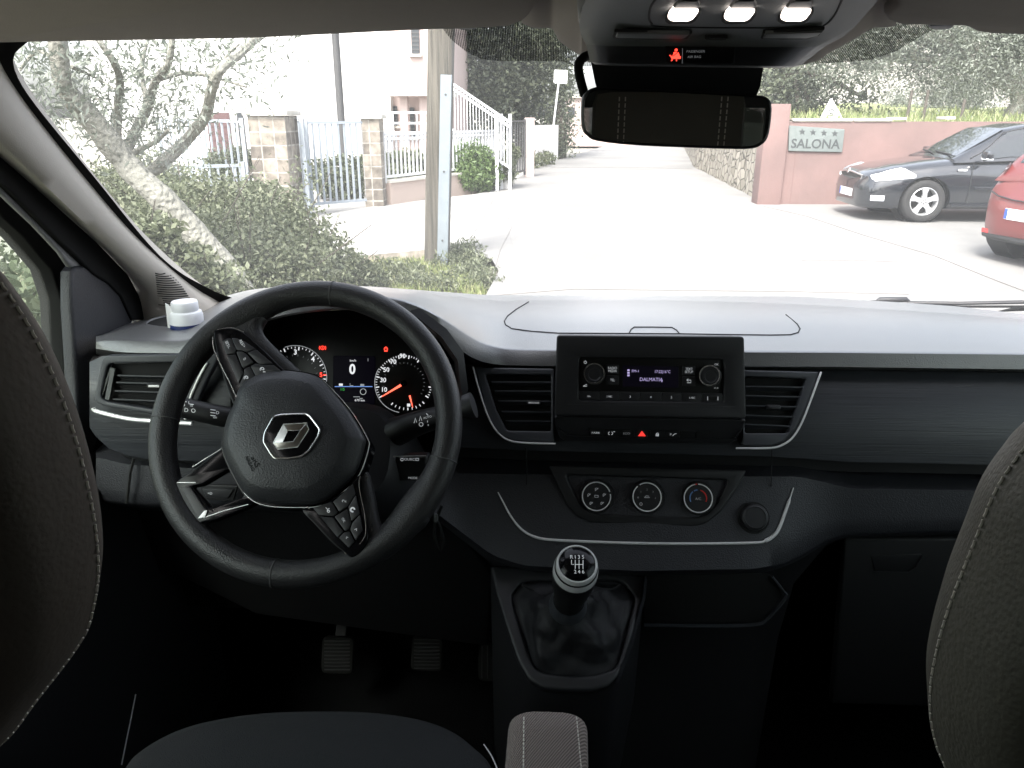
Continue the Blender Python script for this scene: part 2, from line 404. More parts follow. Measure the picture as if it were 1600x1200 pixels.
# ---- dashboard: soft upper pad with the instrument hump, one skin from the windscreen to the tucked-under lip
T0 = [(150,528,1.06),(165,522,1.1),(206,501,1.2),(224,495,1.28),(265,492,1.35),(300,488,1.4),(340,468,1.45),(370,456,1.5),(420,449,1.5),(575,447,1.5),(650,453,1.56),(760,461,1.66),(1250,463,1.66),(1400,472,1.60),(1500,479,1.55),(1600,491,1.48),(1860,528,1.35)]
T1 = [(150,530,1.04),(165,525,1.06),(206,508,1.12),(265,504,1.18),(300,502,1.2),(340,478,1.22),(400,458,1.24),(575,452,1.25),(650,460,1.28),(720,482,1.33),(780,495,1.36),(870,498,1.36),(1300,499,1.36),(1600,508,1.3),(1860,530,1.25)]
T2 = [(150,534,1.02),(165,529,1.02),(200,532,1.01),(300,532,1.0),(335,512,1.0),(370,492,1.0),(420,474,1.0),(480,464,1.0),(540,461,1.0),(600,463,1.0),(650,474,1.01),(700,502,1.04),(740,531,1.08),(770,542,1.11),(800,546,1.12),(870,547,1.12),(1300,549,1.12),(1600,552,1.12),(1860,558,1.12)]
T2a = [(a, b - 2.2, c + .012) for a, b, c in T2]
T2b = [(a, b + 2.2, c - .004) for a, b, c in T2]
T3 = [(150,544,1.02),(165,547,1.01),(190,551,1.0),(300,552,.99),(340,540,.99),(380,514,.99),(430,494,.99),(490,484,.99),(550,480,.99),(600,483,.99),(640,494,1.0),(690,525,1.03),(735,560,1.066),(770,570,1.104),(870,572,1.1105),(1300,573,1.1105),(1600,577,1.1105),(1860,583,1.1105)]
T4 = [(a, b + 3, c + .02) for a, b, c in T3]
T5 = [(a, b + (10 if not 340 < a < 735 else 2), c + (.05 if not 340 < a < 735 else .16)) for a, b, c in T3]
pad = MB()
r = rows_from([T0, T1, T2a, T2, T2b, T3, T4, T5])
# the pad runs on under the glass, behind the sight line of its own crest
r0 = [p + Vector((0, .25, -.10)) for p in r[0]]
crest = [[(a * (1 - t) + b * t) for a, b in zip(r[1], r[2])] for t in (.33, .66)]
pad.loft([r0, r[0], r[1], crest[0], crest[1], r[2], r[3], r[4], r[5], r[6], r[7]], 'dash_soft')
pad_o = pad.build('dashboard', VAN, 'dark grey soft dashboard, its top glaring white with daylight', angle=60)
bvh = BVHTree.FromPolygons([Vector(v) for v in pad.v], pad.f)
def on_pad(px, py):
    h = bvh.ray_cast(EYE, ray(px, py).normalized())
    return h[0] if h[0] is not None else PZ(px, py, 1.24)
s = MB()
s.tube([on_pad(a, b) + Vector((0, 0, .0005)) for a, b in [(826,472),(806,484),(793,494),(788,502),(790,508),(800,514),(830,518),(872,521),(985,521.5),(1061,522),(1160,523.5),(1205,524),(1235,523.5),(1247,520),(1250,514),(1246,507),(1228,492)]], .0011, 'seam', 6)
s.tube([on_pad(a, b) + Vector((0, 0, .0005)) for a, b in [(983,521),(986,515),(991,511.5),(1020,511.5),(1050,512),(1057,516),(1062,522)]], .0011, 'seam', 6)
s.build('tray_lid_seam', pad_o)
# cup holder in the left of the pad
c = on_pad(276, 508) + Vector((0, .01, 0))
s = MB(); s.lathe(c, (0, 0, 1), [(.048, .004), (.052, .0045), (.053, .001), (.048, .0045), (.0465, -.002), (.045, -.004)], 'dash_soft', 36)
s.lathe(c, (0, 0, 1), [(.0465, .003), (.0001, .0025)], 'seam', 36)
s.build('cup_holder', pad_o)
# speaker-like ribs on the pillar foot come with the pillar
# ---- fascia: brushed panel across the van
FY0, FY1 = 1.128, 1.072
xr = np.arange(700, 1861, 10.0)
def fas(xs, top, bot, y0=FY0, y1=FY1, n=7):
    out = []
    tp = np.interp(xs, *zip(*top)); bt = np.interp(xs, *zip(*bot))
    for k in range(n):
        t = k / (n - 1); bulge = .012 * math.sin(t * math.pi)
        out.append([PY(a, b * (1 - t) + c_ * t, y0 * (1 - t) + y1 * t - bulge) for a, b, c_ in zip(xs, tp, bt)])
    return out
fr = fas(xr, [(700, 579), (1300, 580), (1600, 583), (1860, 588)], [(700, 698), (830, 704), (1200, 713), (1330, 722), (1600, 727), (1860, 731)])
tuck = [p + Vector((0, .03, -.004)) for p in fr[-1]]
und = [p + Vector((0, .03, -.030)) for p in fr[-1]]
s = MB(); s.loft(fr, 'brushed_panel'); s.loft([fr[-1], tuck, und], 'black_plastic')
top_edge = [p + Vector((0, .02, .004)) for p in fr[0]]; s.loft([top_edge, fr[0]], 'black_plastic')
FASC = s.build('fascia_panel', VAN, 'brushed dark panel running across the dashboard', angle=50)
xl = np.arange(140, 361, 10.0)
frl = fas(xl, [(140, 566), (160, 556), (360, 556)], [(140, 668), (150, 682), (169, 700), (200, 712), (237, 718), (360, 722)], 1.02, .985)
s = MB(); s.loft(frl, 'brushed_panel')
s.loft([frl[-1], [p + Vector((0, .03, -.002)) for p in frl[-1]], [p + Vector((0, .035, -.03)) for p in frl[-1]]], 'black_plastic')
side = [[rw[0], rw[0] + Vector((-.012, .03, 0)), rw[0] + Vector((-.012, .2, 0))] for rw in frl]
s.loft(side, 'brushed_panel'); s.build('fascia_panel', VAN, 'brushed dark panel round the outer driver side air vent', angle=50)
for a in (823, 1205):
    s = MB(); s.tube([PY(a - 1 if a < 900 else a + 1, 700, 1.069), PY(a, 760, 1.062)], .0008, 'seam', 6); s.build('panel_seam', FASC)
s = MB(); s.plate_uv(PL((0, 1.19, 0), (0, -1, 0)), [[(-.74, .72), (1.0, .72), (1.0, 1.195), (.1, 1.19), (-.05, 1.19), (-.12, 1.25), (-.42, 1.25), (-.5, 1.19), (-.74, 1.17)]], .02, 'seam', .001); s.build('dash_core', VAN)
# ---- lower dashboard
L0 = [(140,700,1.03),(200,714,1.03),(345,722,1.03),(560,726,1.08),(700,728,1.095),(1250,730,1.098),(1330,750,1.095),(1600,757,1.095),(1860,764,1.095)]
La = [(140,712,1.00),(200,726,1.00),(345,734,1.0),(560,738,1.05),(700,740,1.07),(1250,745,1.07),(1330,764,1.07),(1600,768,1.07),(1860,775,1.07)]
L1 = [(140,778,.99),(240,786,.99),(345,786,.99),(600,792,1.0),(680,800,1.02),(730,838,1.02),(770,868,1.01),(820,884,1.0),(1000,892,.99),(1180,889,1.0),(1222,880,1.01),(1255,864,1.03),(1285,844,1.05),(1310,834,1.06),(1400,830,1.06),(1600,824,1.06),(1860,828,1.06)]
L1b = [(a, b + 5, c + .004) for a, b, c in L1]
L2 = [(a, b + 9, c + .03) for a, b, c in L1]
L3 = [(a, b + 20, 1.22) for a, b, c in L1]
rr = rows_from([L0, La, L1, L1b, L2, L3], XS, 1)
s = MB(); mid = [[a * (1 - t) + b * t for a, b in zip(rr[1], rr[2])] for t in (.33, .66)]
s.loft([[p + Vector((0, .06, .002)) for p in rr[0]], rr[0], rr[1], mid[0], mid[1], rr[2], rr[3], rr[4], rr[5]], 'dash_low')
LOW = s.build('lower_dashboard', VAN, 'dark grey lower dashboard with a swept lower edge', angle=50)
s = MB(); s.tube([PY(209, 716, .995), PY(203, 740, .985), PY(198, 786, .98)], .0022, 'seam', 6); s.build('panel_seam', LOW)
lbv = BVHTree.FromPolygons([Vector(v) for v in s.v], s.f)
lowbvh = BVHTree.FromPolygons([LOW.matrix_basis.translation + ORG['van'] + v.co for v in LOW.data.vertices], [list(p.vertices) for p in LOW.data.polygons])
def on_low(px, py, off=.001):
    rr_ = ray(px, py).normalized(); h = lowbvh.ray_cast(EYE, rr_)
    return (h[0] if h[0] is not None else PY(px, py, 1.04)) - rr_ * off
# chrome sweep round the heater panel
pts = [(778,769),(786,784),(796,803),(808,820),(820,831),(836,839),(856,843),(900,845.5),(1000,849),(1100,849.5),(1180,848),(1196,845),(1208,838),(1217,826),(1228,797),(1240,762)]
s = MB(); cp = catmull([on_low(a, b, .0015) for a, b in pts], 6)
n = len(cp); s.tube(cp, [.0007 + .0014 * math.sin(math.pi * i / n) ** .7 + (.0012 if .72 < i / n < .95 else 0) for i in range(n)], 'chrome_trim', 8)
s.build('chrome_strip', LOW)
# driver's knee panel, dark bulkhead, glovebox
s = MB()
s.plate(wp((-.3, 1.10, .9), -15), [(150,788),(690,800),(740,860),(770,900),(760,1010),(400,960),(280,900),(150,880)], .02, 'black_plastic', .004)
s.build('knee_panel', LOW)
gp = wp(PY(1500, 900, 1.075), 4)
s = MB(); s.plate(gp, [(1322,842),(1900,836),(1900,1120),(1300,1100),(1310,980)], .02, 'black_plastic', .005)
GB = s.build('glovebox_lid', VAN, 'dark glovebox lid with recessed handle')
s = MB(); s.plate(gp, [(1362,868),(1440,866),(1432,884),(1418,893),(1375,896),(1366,890)], .004, 'black_plastic', .001, h=.002)
s.line(gp, [(1364,893),(1418,894),(1432,886),(1441,868)], 2.0, 'dark_plastic', h=.004, t=.002); s.build('handle', GB)
# ---- console sides, floor, firewall
s = MB(); s.loft([[PY(1015, 892, 1.02), PY(1225, 884, 1.03), PY(1300, 842, 1.08)], [PY(1003, 972, 1.03), PY(1188, 970, 1.04), PY(1240, 912, 1.08)], [PY(975, 1075, 1.03), PY(1180, 1070, 1.05), PY(1215, 1000, 1.08)], [PY(960, 1250, .95), PY(1130, 1250, 1.0), PY(1180, 1200, 1.05)]], 'black_plastic')
CON = s.build('centre_console', VAN, 'dark lower console with a storage shelf, its shaded opening a flat black plate')
s = MB(); q = wp(PY(1100, 930, 1.02), -3)
s.plate(q, [(1008,896),(1205,896),(1224,930),(1190,972),(1006,973)], .001, 'seam', .0003, h=.004, smooth=0, r=.012)  # flat black plate paints the shelf's shaded opening; no recess is cut
s.line(q, [(1006,975),(1120,976),(1180,974),(1198,966),(1227,932),(1224,922),(1206,899)], 2.6, 'fascia_grey', h=.004, t=.006, smooth=4)
s.build('shelf_shade_and_lip', CON)
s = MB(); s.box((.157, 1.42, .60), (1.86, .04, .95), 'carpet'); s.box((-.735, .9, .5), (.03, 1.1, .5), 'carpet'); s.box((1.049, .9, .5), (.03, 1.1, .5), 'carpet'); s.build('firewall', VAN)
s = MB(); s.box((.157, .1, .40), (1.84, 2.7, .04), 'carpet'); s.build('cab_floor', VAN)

# ---- instrument cluster
CP = wp(PY(560, 590, 1.125), 20)
s = MB(); s.plate(CP, [(350,505),(420,490),(540,484),(640,492),(700,560),(712,640),(600,665),(400,670),(345,640)], .01, 'cluster_black', .001)
CL = s.build('instrument_cluster', VAN, 'black instrument cluster with two dials, red needles and a digital zero')
# hooded recess
ro = [(338,560),(352,522),(382,498),(430,484),(490,477),(550,476),(605,480),(650,494),(690,526),(715,562),(722,620),(712,662)]
s = MB(); s.loft([[PY(a, b, 1.0) for a, b in ro], [PY(a * .97 + 16, b * .95 + 32, 1.13) for a, b in ro]], 'black_plastic')
s.loft([[PY(a, b, 1.0) for a, b in ro], [PY(a + (a - 530) * .05, b - 12, 1.01) for a, b in ro]], 'dark_plastic')
s.build('hood_recess', CL)
s = MB()
sp = (631, 599)
def pol(c, r_, a): return (c[0] + r_ * math.cos(R(a)), c[1] - r_ * math.sin(R(a)))
for c_, rad, a0, a1, nt_, ref in ((sp, 45, 210, -30, 44, 4), ((461, 590), 49, 225, -10, 33, 4)):
    s = MB()
    for i in range(nt_ + 1):
        a = a0 + (a1 - a0) * i / nt_; big = i % ref == 0
        s.line(CP, [pol(c_, rad - (6 if big else 3.5), a), pol(c_, rad - .6, a)], 1.7 if big else .8, 'glow_white', h=.002)
    for i in range(0, nt_ + 1, 2):
        a = a0 + (a1 - a0) * i / nt_; s.line(CP, [pol(c_, rad * .68, a), pol(c_, rad * .74, a)], .8, 'print_grey', h=.002)
    s.ring(CP, *c_, rad + .5, 1.0, 'print_white', h=.002, a0=-10 if rad > 46 else 150, a1=110 if rad > 46 else 262)
    s.build('dial_scale', CL)
s = MB()
for t_, x, y, h_ in (('10',600,609,7),('30',598.5,594,7),('50',603.5,578,7),('70',614.5,565.5,7),('90',629,556.5,7),('3',461.5,550.5,8),('4',489,561.5,8)):
    s = MB(); s.text(CP, x, y, t_, h_, 'glow_white', h=.002, bold=.02); s.build('dial_number', CL)
s = MB(); s.text(CP, 501.5, 586, '5', 7, 'glow_red', h=.002, bold=.02); s.line(CP, [(505,586),(510,586)], 1.6, 'glow_red', h=.002)
s.build('dial_number', CL)
for a, b, wd in (((631,599),(596,620),4.6),((640,618),(645,637),3.0)):
    s = MB(); q = CP.at(.006); p0, p1 = q.hit(*a), q.hit(*b); k = .0009 * wd * .5; dd = (p1 - p0).normalized(); nn = dd.cross(q.n)
    s.add([p0 + nn * k, p0 - nn * k, p1 - nn * k * .25, p1 + nn * k * .25, p0 + q.n * .002, p1 + q.n * .0008], [(0, 3, 5, 4), (4, 5, 2, 1), (0, 4, 1), (3, 2, 5), (0, 1, 2, 3)], 'glow_needle'); s.build('needle', CL)
s = MB(); s.disc(CP, 631, 599, 5, 'piano_black', h=.003, prof=[(1, 0), (1, .004), (.8, .006), (.001, .006)])
for i in range(9): a = 232 + i * 10; s.line(CP, [pol((636,601),36,a), pol((636,601),40,a)], 1.5 if i % 4 == 0 else .9, 'glow_white', h=.002)
s.build('fuel_scale', CL); s = MB(); s.rect(CP, 638.5, 633, 5, 4.5, .0005, 'glow_white', h=.003); s.build('fuel_symbol', CL)
s = MB()
s.rect(CP, 553, 594, 66, 76, .001, 'screen_dark', h=.002, r=.003)
s.text(CP, 550.5, 577.5, '0', 15.5, 'glow_white', h=.003, sx=.9, bold=.03); s.text(CP, 551.5, 563.5, 'km/h', 3.6, 'glow_white', h=.003)
s.line(CP, [(523,604),(582,604)], 1.2, 'glow_blue', h=.003); s.text(CP, 562, 625.5, '670 km', 3.8, 'glow_white', h=.003)
s.text(CP, 535, 608.5, '1/5', 4.2, 'glow_green', h=.003); s.rect(CP, 532.5, 601, 6, 3.5, .0004, 'glow_white', h=.003); s.line(CP, [(547,599),(547,602.5),(552,602.5)], 1, 'print_white', h=.003)
s.rect(CP, 566, 601.5, 6, 3, .0004, 'print_white', h=.003); s.line(CP, [(575,560),(575,564.5)], 1, 'print_white', h=.003); s.line(CP, [(552,620),(562,620),(562,622.5),(567,622.5)], 1, 'print_white', h=.003)
s.ring(CP, 567.5, 612, 4.5, 1, 'print_white', h=.003); s.build('trip_display', CL)
s = MB(); s.ring(CP, 504, 543.5, 2.8, .7, 'glow_red', h=.002); s.ring(CP, 504, 543.5, 5.0, .7, 'glow_red', h=.002, a0=145, a1=215); s.ring(CP, 504, 543.5, 5.0, .7, 'glow_red', h=.002, a0=-35, a1=35); s.line(CP, [(504,542),(504,545)], .8, 'glow_red', h=.002)
s.build('brake_warning_light', CL)
s = MB(); s.ring(CP, 603, 545.5, 2.4, 1.2, 'glow_red', h=.002); s.line(CP, [(600.5,548.6),(605.5,548.6)], 1.2, 'glow_red', h=.002); s.line(CP, [(603,541.5),(603,543)], 1.2, 'glow_red', h=.002)
s.build('engine_warning_light', CL)

# ---- steering column shroud, stalks
s = MB(); ax = Vector((0, math.cos(R(36)), -math.sin(R(36)))); WC = Vector((-.283, .843, 1.229))
cc = WC + ax * .10 + Vector((.012, 0, -.012))
sh = []
for d_, a_, b_, z_ in ((0, .070, .062, 0), (.02, .084, .075, 0), (.12, .092, .082, .0), (.28, .09, .08, -.01)):
    o_ = cc + ax * d_; u_ = Vector((1, 0, 0)); v_ = u_.cross(ax); rw = []
    for k in range(28):
        t = 2 * math.pi * k / 28; cx, sy = math.cos(t), math.sin(t)
        rw.append(o_ + u_ * a_ * math.copysign(abs(cx) ** .7, cx) + v_ * b_ * math.copysign(abs(sy) ** .7, sy))
    sh.append(rw)
s.loft(sh, 'dark_plastic', closed=True, caps=True); COLM = s.build('steering_column', VAN, 'dark plastic steering column shroud')
def stalk(p, name, label):
    s = MB(); pts, rad = zip(*p); P = [PY(*q) for q in pts]; s.tube(catmull(P, 5), list(np.interp(np.linspace(0, 1, 5 * (len(P) - 1) + 1), np.linspace(0, 1, len(P)), rad)), 'black_plastic', 18)
    return s.build(name, VAN, label, angle=50)
so_ = stalk([((400,660,.95),.016),((345,650,.935),.014),((300,640,.93),.0135),((284,636,.93),.0135)], 'lighting_stalk', 'black lighting stalk with white symbols left of the steering column')
sw_ = stalk([((600,683,.97),.023),((628,671,.95),.019),((660,659,.94),.016),((700,648,.93),.0135),((722,639,.925),.0125),((727,637,.925),.0165),((740,633,.925),.017)], 'wiper_stalk', 'black wiper stalk with white symbols right of the steering column')
q = wp(PY(310, 640, .915), 10)
s = MB()
for x, y, t_ in ((287,632,'o'),(291,641,'D'),(299,634,'='),(302,642,'O')): s.text(q, x, y, t_, 6.5, 'print_white', h=0, rot=-8)
s.line(q, [(286,627),(292,628)], 1, 'print_white'); s.line(q, [(295,627),(295,631),(303,632)], 1, 'print_white')
for y in (641, 645.5, 650): s.line(q, [(329,y - 1),(337,y)], 1.2, 'print_white')
s.text(q, 340, 645, 'D', 5, 'print_white', h=0); s.text(q, 336, 652, 'oo', 4, 'print_white', h=0); s.build('symbol', so_)
q = wp(PY(660, 655, .918), 10); s = MB()
for x, y in ((649,657),(657,654)): s.line(q, [(x - 2,y + 4),(x,y - 4),(x + 2,y + 3)], 1.1, 'print_white')
s.text(q, 668, 652, 'AUTO', 3.4, 'print_white', h=0, rot=14); s.line(q, [(666,646),(669,649)], 1.2, 'print_white'); s.ring(q, 658, 663, 3, 1, 'print_white'); s.line(q, [(668,657),(668,660)], 1.2, 'print_white'); s.line(q, [(669,663),(669,665)], 1.2, 'print_white')
s.build('symbol', sw_)
q = wp(PY(635, 733, .925), 12)
s = MB(); s.plate(q, [(592,715),(668,712),(668,752),(590,752)], .028, 'black_plastic', .004, r=.004); s.line(q, [(600,713.5),(666,712)], 1.5, 'satin_silver', h=.001, t=.001)
AC_ = s.build('audio_control', VAN, 'small black audio control stalk behind the wheel rim, marked SOURCE and MODE')
s = MB(); s.text(q, 640, 717.8, 'SOURCE', 4.2, 'print_white', h=.001); s.build('lettering', AC_); s = MB(); s.text(q, 645, 747, 'MODE', 3.6, 'print_white', h=.001); s.ring(q, 628, 718, 2, .9, 'print_white', h=.001, a0=40, a1=330); s.line(q, [(650,716),(654,716),(654,719.5),(650,719.5)], 1, 'print_white', h=.001)
s.build('lettering', AC_)
# =====================================================================  STEERING WHEEL
WP = wp(WC, 36)
SW = empty('steering_wheel', WC, parent=VAN, label='black leather steering wheel turned clockwise, with a chrome diamond emblem')
RM, RT = .1715, .0158
def wpt(a, r_, h=0): return WP.w(r_ * math.cos(a), r_ * math.sin(a), h)
s = MB(); NR, NT = 160, 22; rows = []
uc = Vector(WP.uv(370, 505)); a_ul = math.atan2(uc.y, uc.x); uc = Vector(WP.uv(655, 800)); a_lr = math.atan2(uc.y, uc.x)
def bump_(a, c_, w_): d = (a - c_ + math.pi) % (2 * math.pi) - math.pi; return math.exp(-(d / w_) ** 2)
for i in range(NR):
    a = 2 * math.pi * i / NR; g = bump_(a, a_ul - .10, .20) + bump_(a, a_lr + .0, .26); row = []
    for k in range(NT):
        t = 2 * math.pi * k / NT; inn = max(0, -math.cos(t)); rr_ = RT * (1 + .0 * g); x = math.cos(t) * RT * (1 + .55 * g * inn); y = math.sin(t) * RT * 1.08
        row.append(wpt(a, RM + x, y))
    rows.append(row)
rows.append(rows[0]); s.loft(rows, 'leather', closed=True)
s.build('rim', SW, angle=70)
for (x, y) in ((519,466),(255,655),(697,720),(430,897)):
    u0 = Vector(WP.uv(x, y)); a = math.atan2(u0.y, u0.x); s = MB()
    s.tube([wpt(a, RM + math.cos(t) * (RT + .0002), math.sin(t) * (RT * 1.08 + .0002)) for t in np.linspace(0, 2 * math.pi, 25)[:-1]], .0008, 'rim_thread', 6, closed=True); s.build('rim_seam', SW)
# leather spokes blending into the rim
s = MB()
s.plate(WP, [(352,506),(388,488),(412,492),(405,508),(412,524),(440,552),(480,594),(440,612),(400,612),(372,570)], .022, 'leather', .009, h=.010, smooth=3); s.build('spoke', SW, angle=60); s = MB()
s.plate(WP, [(571,735),(580,760),(590,810),(600,828),(612,826),(640,806),(662,790),(668,812),(640,838),(590,866),(548,868),(520,800),(540,770),(560,750)], .024, 'leather', .009, h=.011, smooth=3)
s.build('spoke', SW, angle=60)
# piano-black trims
TRIM_UL = [(334,522),(340,514),(362,512),(382,520),(415,550),(450,583),(480,594),(478,606),(420,606),(392,618),(378,640),(372,650),(352,600),(338,548)]
TRIM_LR = [(466,800),(480,790),(545,752),(565,728),(562,752),(564,790),(575,826),(574,842),(563,866),(552,872),(543,869),(500,826)]
q2 = [(488,797),(498,796),(545,758),(556,760),(556,790),(566,824),(562,838),(550,860),(543,855)]
s = MB(); s.plate(WP, TRIM_UL, .012, 'piano_black', .0016, h=.0165, smooth=3); s.build('spoke_trim', SW)
s = MB(); s.plate(WP, [(472,797),(500,790),(540,765),(561,742),(563,770),(567,800),(575,830),(573,848),(563,864),(552,871),(543,868),(516,846),(490,818)], .012, 'piano_black', .0016, h=.0175, smooth=3); s.build('spoke_trim', SW)
s = MB(); s.plate(WP, [[(346,702),(355,690),(372,722),(390,760),(402,785),(380,796),(336,813),(312,818),(303,812),(274,764),(272,755),(280,748)], [(357,733),(366,744),(381,776),(330,794),(300,760),(316,757)]], .013, 'piano_black', .0018, h=.010, r=.003)
s.build('spoke_trim', SW, 'open forked glossy black spoke')
s = MB(); q = WP.at(.0105)
s.plate(WP, [(284,761),(297,761),(318,792),(324,797),(313,810),(309,811)], .002, 'button_black', .0006, h=.0115)
s.line(q, [(277,754),(306,754)], 1.4, 'satin_silver'); s.line(q, [(272,756),(273,764),(302,812)], 1.3, 'satin_silver', smooth=3); s.line(q, [(346,701),(300,730)], 1.2, 'satin_silver')
s.line(q, [(318,809),(350,798),(388,788)], 1.4, 'satin_silver'); s.plate(WP, [(309,810),(319,798),(324,797),(320,808)], .001, 'satin_silver', .0002, h=.0122); s.line(q, [(311,785),(319,799)], 1.2, 'satin_silver')
s.build('chrome_edging', SW)
# airbag cover
AB = [(416,589),(440,585.5),(465,586),(502,595),(530,624),(552,652),(571,685),(573,700),(559,740),(534,767),(502,787),(460,790),(416,787),(390,774),(372,745),(359,718),(355,700),(357,680),(364,655),(373,636),(380,615),(391,601)]
s = MB(); s.dome(WP, AB, [(1.01, -.02), (1.01, .012), (.99, .017), (.955, .0205), (.90, .024), (.84, .0285), (.80, .0300), (.66, .0325), (.5, .0345), (.3, .0355), (.12, .0358)], 'airbag_leather', 5)
s.build('airbag_cover', SW, angle=60)
s = MB(); s.dome(WP, [(465 + (a - 465) * 1.035, 689 + (b - 689) * 1.035) for a, b in AB], [(1, -.03), (1, .008), (.99, .0112), (.95, .0115)], 'piano_black', 5); s.build('hub', SW, angle=60)
ring_ = [(465 + (a - 465) * 1.03, 689 + (b - 689) * 1.03) for a, b in AB]
s = MB(); s.line(WP.at(.0122), ring_[3:] + ring_[:1], 1.3, 'chrome_trim', t=.0012, smooth=4)
s.line(WP.at(.0175), [(333,526),(334,544),(345,570),(360,600),(374,632),(372,640)], 1.6, 'chrome', t=.0008, smooth=4)
s.line(WP.at(.0175), [(339,515),(362,512),(381,519)], 1.0, 'chrome', smooth=4); s.line(WP.at(.0165), [(480,792),(500,812),(541,866)], 2.0, 'chrome', t=.0008, smooth=3)
s.line(WP.at(.0180), [(563,744),(561,760),(570,806),(571,834),(562,850)], 1.4, 'chrome', smooth=4); s.line(WP.at(.0175), [(452,584),(470,592),(490,596)], 1.4, 'chrome', smooth=3)
s.build('chrome_edging', SW)
# emblem
EM = [(414,676),(428,651),(440,648),(478,646.5),(484,650),(500,671),(497,682),(482,705),(470,713.5),(450,716.5),(430,716.5),(424,710),(412,690)]
qe = WP.at(.0352)
s = MB(); s.plate(qe, [EM], .004, 'piano_black', .001, h=.0015, r=.002)
q = qe.at(.0016); uv = [Vector(q.uv(*p)) for p in EM]; uv = fillet(uv, .003, 4)
s.tube([q.w(p.x, p.y) for p in uv], .0012, 'chrome', 8, closed=True)
O_ = [(443,663),(479,661),(481,671),(464,698),(435,701),(427,691)]; I_ = [(449,673),(470,672),(459,689.5),(441,691)]
# folded diamond: left facet bright, others dark, chrome reflections put into the colour
Q = qe.at(.0016); T_ = qe.at(.0042)
def p_(k, top=False): return (T_ if top else Q).hit(*k)
mids = [((443,663),(479,661),(474.5,666.5),(446,668)),]
Oh = [(442,663),(479,661),(464,698),(429,701)]
o4 = [(441,663.5),(480,661.5),(467,699),(428,700)]
o4 = [(443,663),(480,661.5),(464,699),(427,691)]
def ridge(a, b, t=.5): return (a[0] * (1 - t) + b[0] * t, a[1] * (1 - t) + b[1] * t)
o6 = [(443,663),(479,661),(482.5,671.5),(465,698.5),(434,702),(427,692)]; i4 = [(449.5,673),(469.5,672.2),(458.5,690),(441.5,691)]
for f_, m_ in (([0, 1, 'b', 'a'], 'chrome_shaded'), ([1, 2, 3, 'c', 'b'], 'chrome_shaded'), ([3, 4, 5, 'd', 'c'], 'chrome_shaded'), ([5, 0, 'a', 'd'], 'chrome_trim')):
    s.add([T_.hit(*i4['abcd'.index(k)]) if isinstance(k, str) else Q.hit(*o6[k]) for k in f_], [tuple(range(len(f_)))], m_, flat=True)
s.tube([Q.hit(*p) for p in o6], .0005, 'chrome_trim', 6, closed=True); s.tube([T_.hit(*p) for p in i4], .00035, 'chrome_trim', 6, closed=True); s.tube([Q.hit(427, 692), T_.hit(441.5, 691)], .0004, 'chrome_trim', 6); s.tube([Q.hit(479, 661), T_.hit(469.5, 672.2)], .0004, 'chrome_trim', 6)
s.build('emblem', SW, 'chrome diamond emblem on glossy black badge')
s = MB(); s.text(WP.at(.0330), 399, 721, 'SRS', 9, 'seam', h=.0012, rot=-58, bold=.02); s.text(WP.at(.0322), 390, 724, 'AIRBAG', 5.5, 'seam', h=.0012, rot=-58, bold=.02)
s.build('airbag_lettering', SW)
# buttons (upper left) with printed signs
def k8(pts, ox, oy, k): return [(ox + a / k, oy + b / k) for a, b in pts]
UL = [[(235,280),(290,250),(345,245),(415,395),(400,440),(285,458)], [(355,238),(430,245),(540,290),(680,385),(560,425),(505,405),(425,400)], [(420,420),(500,420),(560,460),(650,565),(515,645),(490,610)],
      [(570,435),(690,395),(905,580),(740,590),(690,560)], [(290,480),(405,460),(500,660),(515,710),(450,845)], [(525,655),(600,620),(680,780),(600,850),(508,975),(460,865),(525,720)], [(612,618),(680,580),(740,600),(920,600),(1030,690),(860,700),(760,735),(690,775)]]
for o_ in UL:
    s = MB(); s.plate(WP, k8(o_, 320, 500, 8.57), .003, 'button_black', .0007, h=.0185, r=.0012); s.build('button', SW)
LR = [[(325,625),(520,560),(580,670),(540,710),(390,700)], [(535,560),(740,375),(765,475),(690,600),(600,665)], [(770,490),(810,685),(725,760),(695,610)], [(550,715),(685,635),(720,780),(700,840),(660,865)],
      [(400,712),(535,722),(640,868),(585,935)], [(815,695),(840,860),(770,960),(715,850),(735,780)], [(595,935),(645,880),(705,870),(755,975),(700,1040)]]
for o_ in LR:
    s = MB(); s.plate(WP, k8(o_, 440, 700, 6.667), .003, 'button_black', .0007, h=.0195, r=.0012); s.build('button', SW)
qa, qb = WP.at(.0188), WP.at(.0198); s = MB()
s.text(qa, 355.5, 538.5, 'SET/-', 4.2, 'print_white', rot=-62, h=.0003); s.text(qa, 378.5, 537, 'RES/+', 4.2, 'print_white', rot=-52, h=.0003); s.text(qa, 382, 561, '0', 4.6, 'print_white', rot=-40, h=.0003)
for x, y in ((409.5,577),(384.5,590.5)):
    s.ring(qa, x, y, 2.9, 1, 'print_white', h=.0003, a0=-30, a1=230); s.line(qa, [(x - 1.5,y - 2),(x,y + 1),(x + 2,y)], 1, 'print_white', h=.0003)
s.line(qa, [(411,581),(415,581)], 1.4, 'print_white', h=.0003)
s.text(qb, 536.5, 782, 'c', 6, 'print_white', rot=-50, h=.0003); s.text(qb, 540, 784, '<', 4.6, 'print_white', rot=20, h=.0003); s.ring(qb, 551, 796.5, 3, 2.2, 'print_white', h=.0003, a0=0, a1=300); s.text(qb, 536.5, 812.5, 'OK', 3.8, 'print_white', rot=-55, h=.0003)
s.line(qb, [(509,793),(512,796),(515,794)], 1.1, 'print_white', h=.0003); s.line(qb, [(512,796),(511,799)], 1.1, 'print_white', h=.0003); s.ring(qb, 513.5, 799, 1.6, 1, 'print_white', h=.0003)
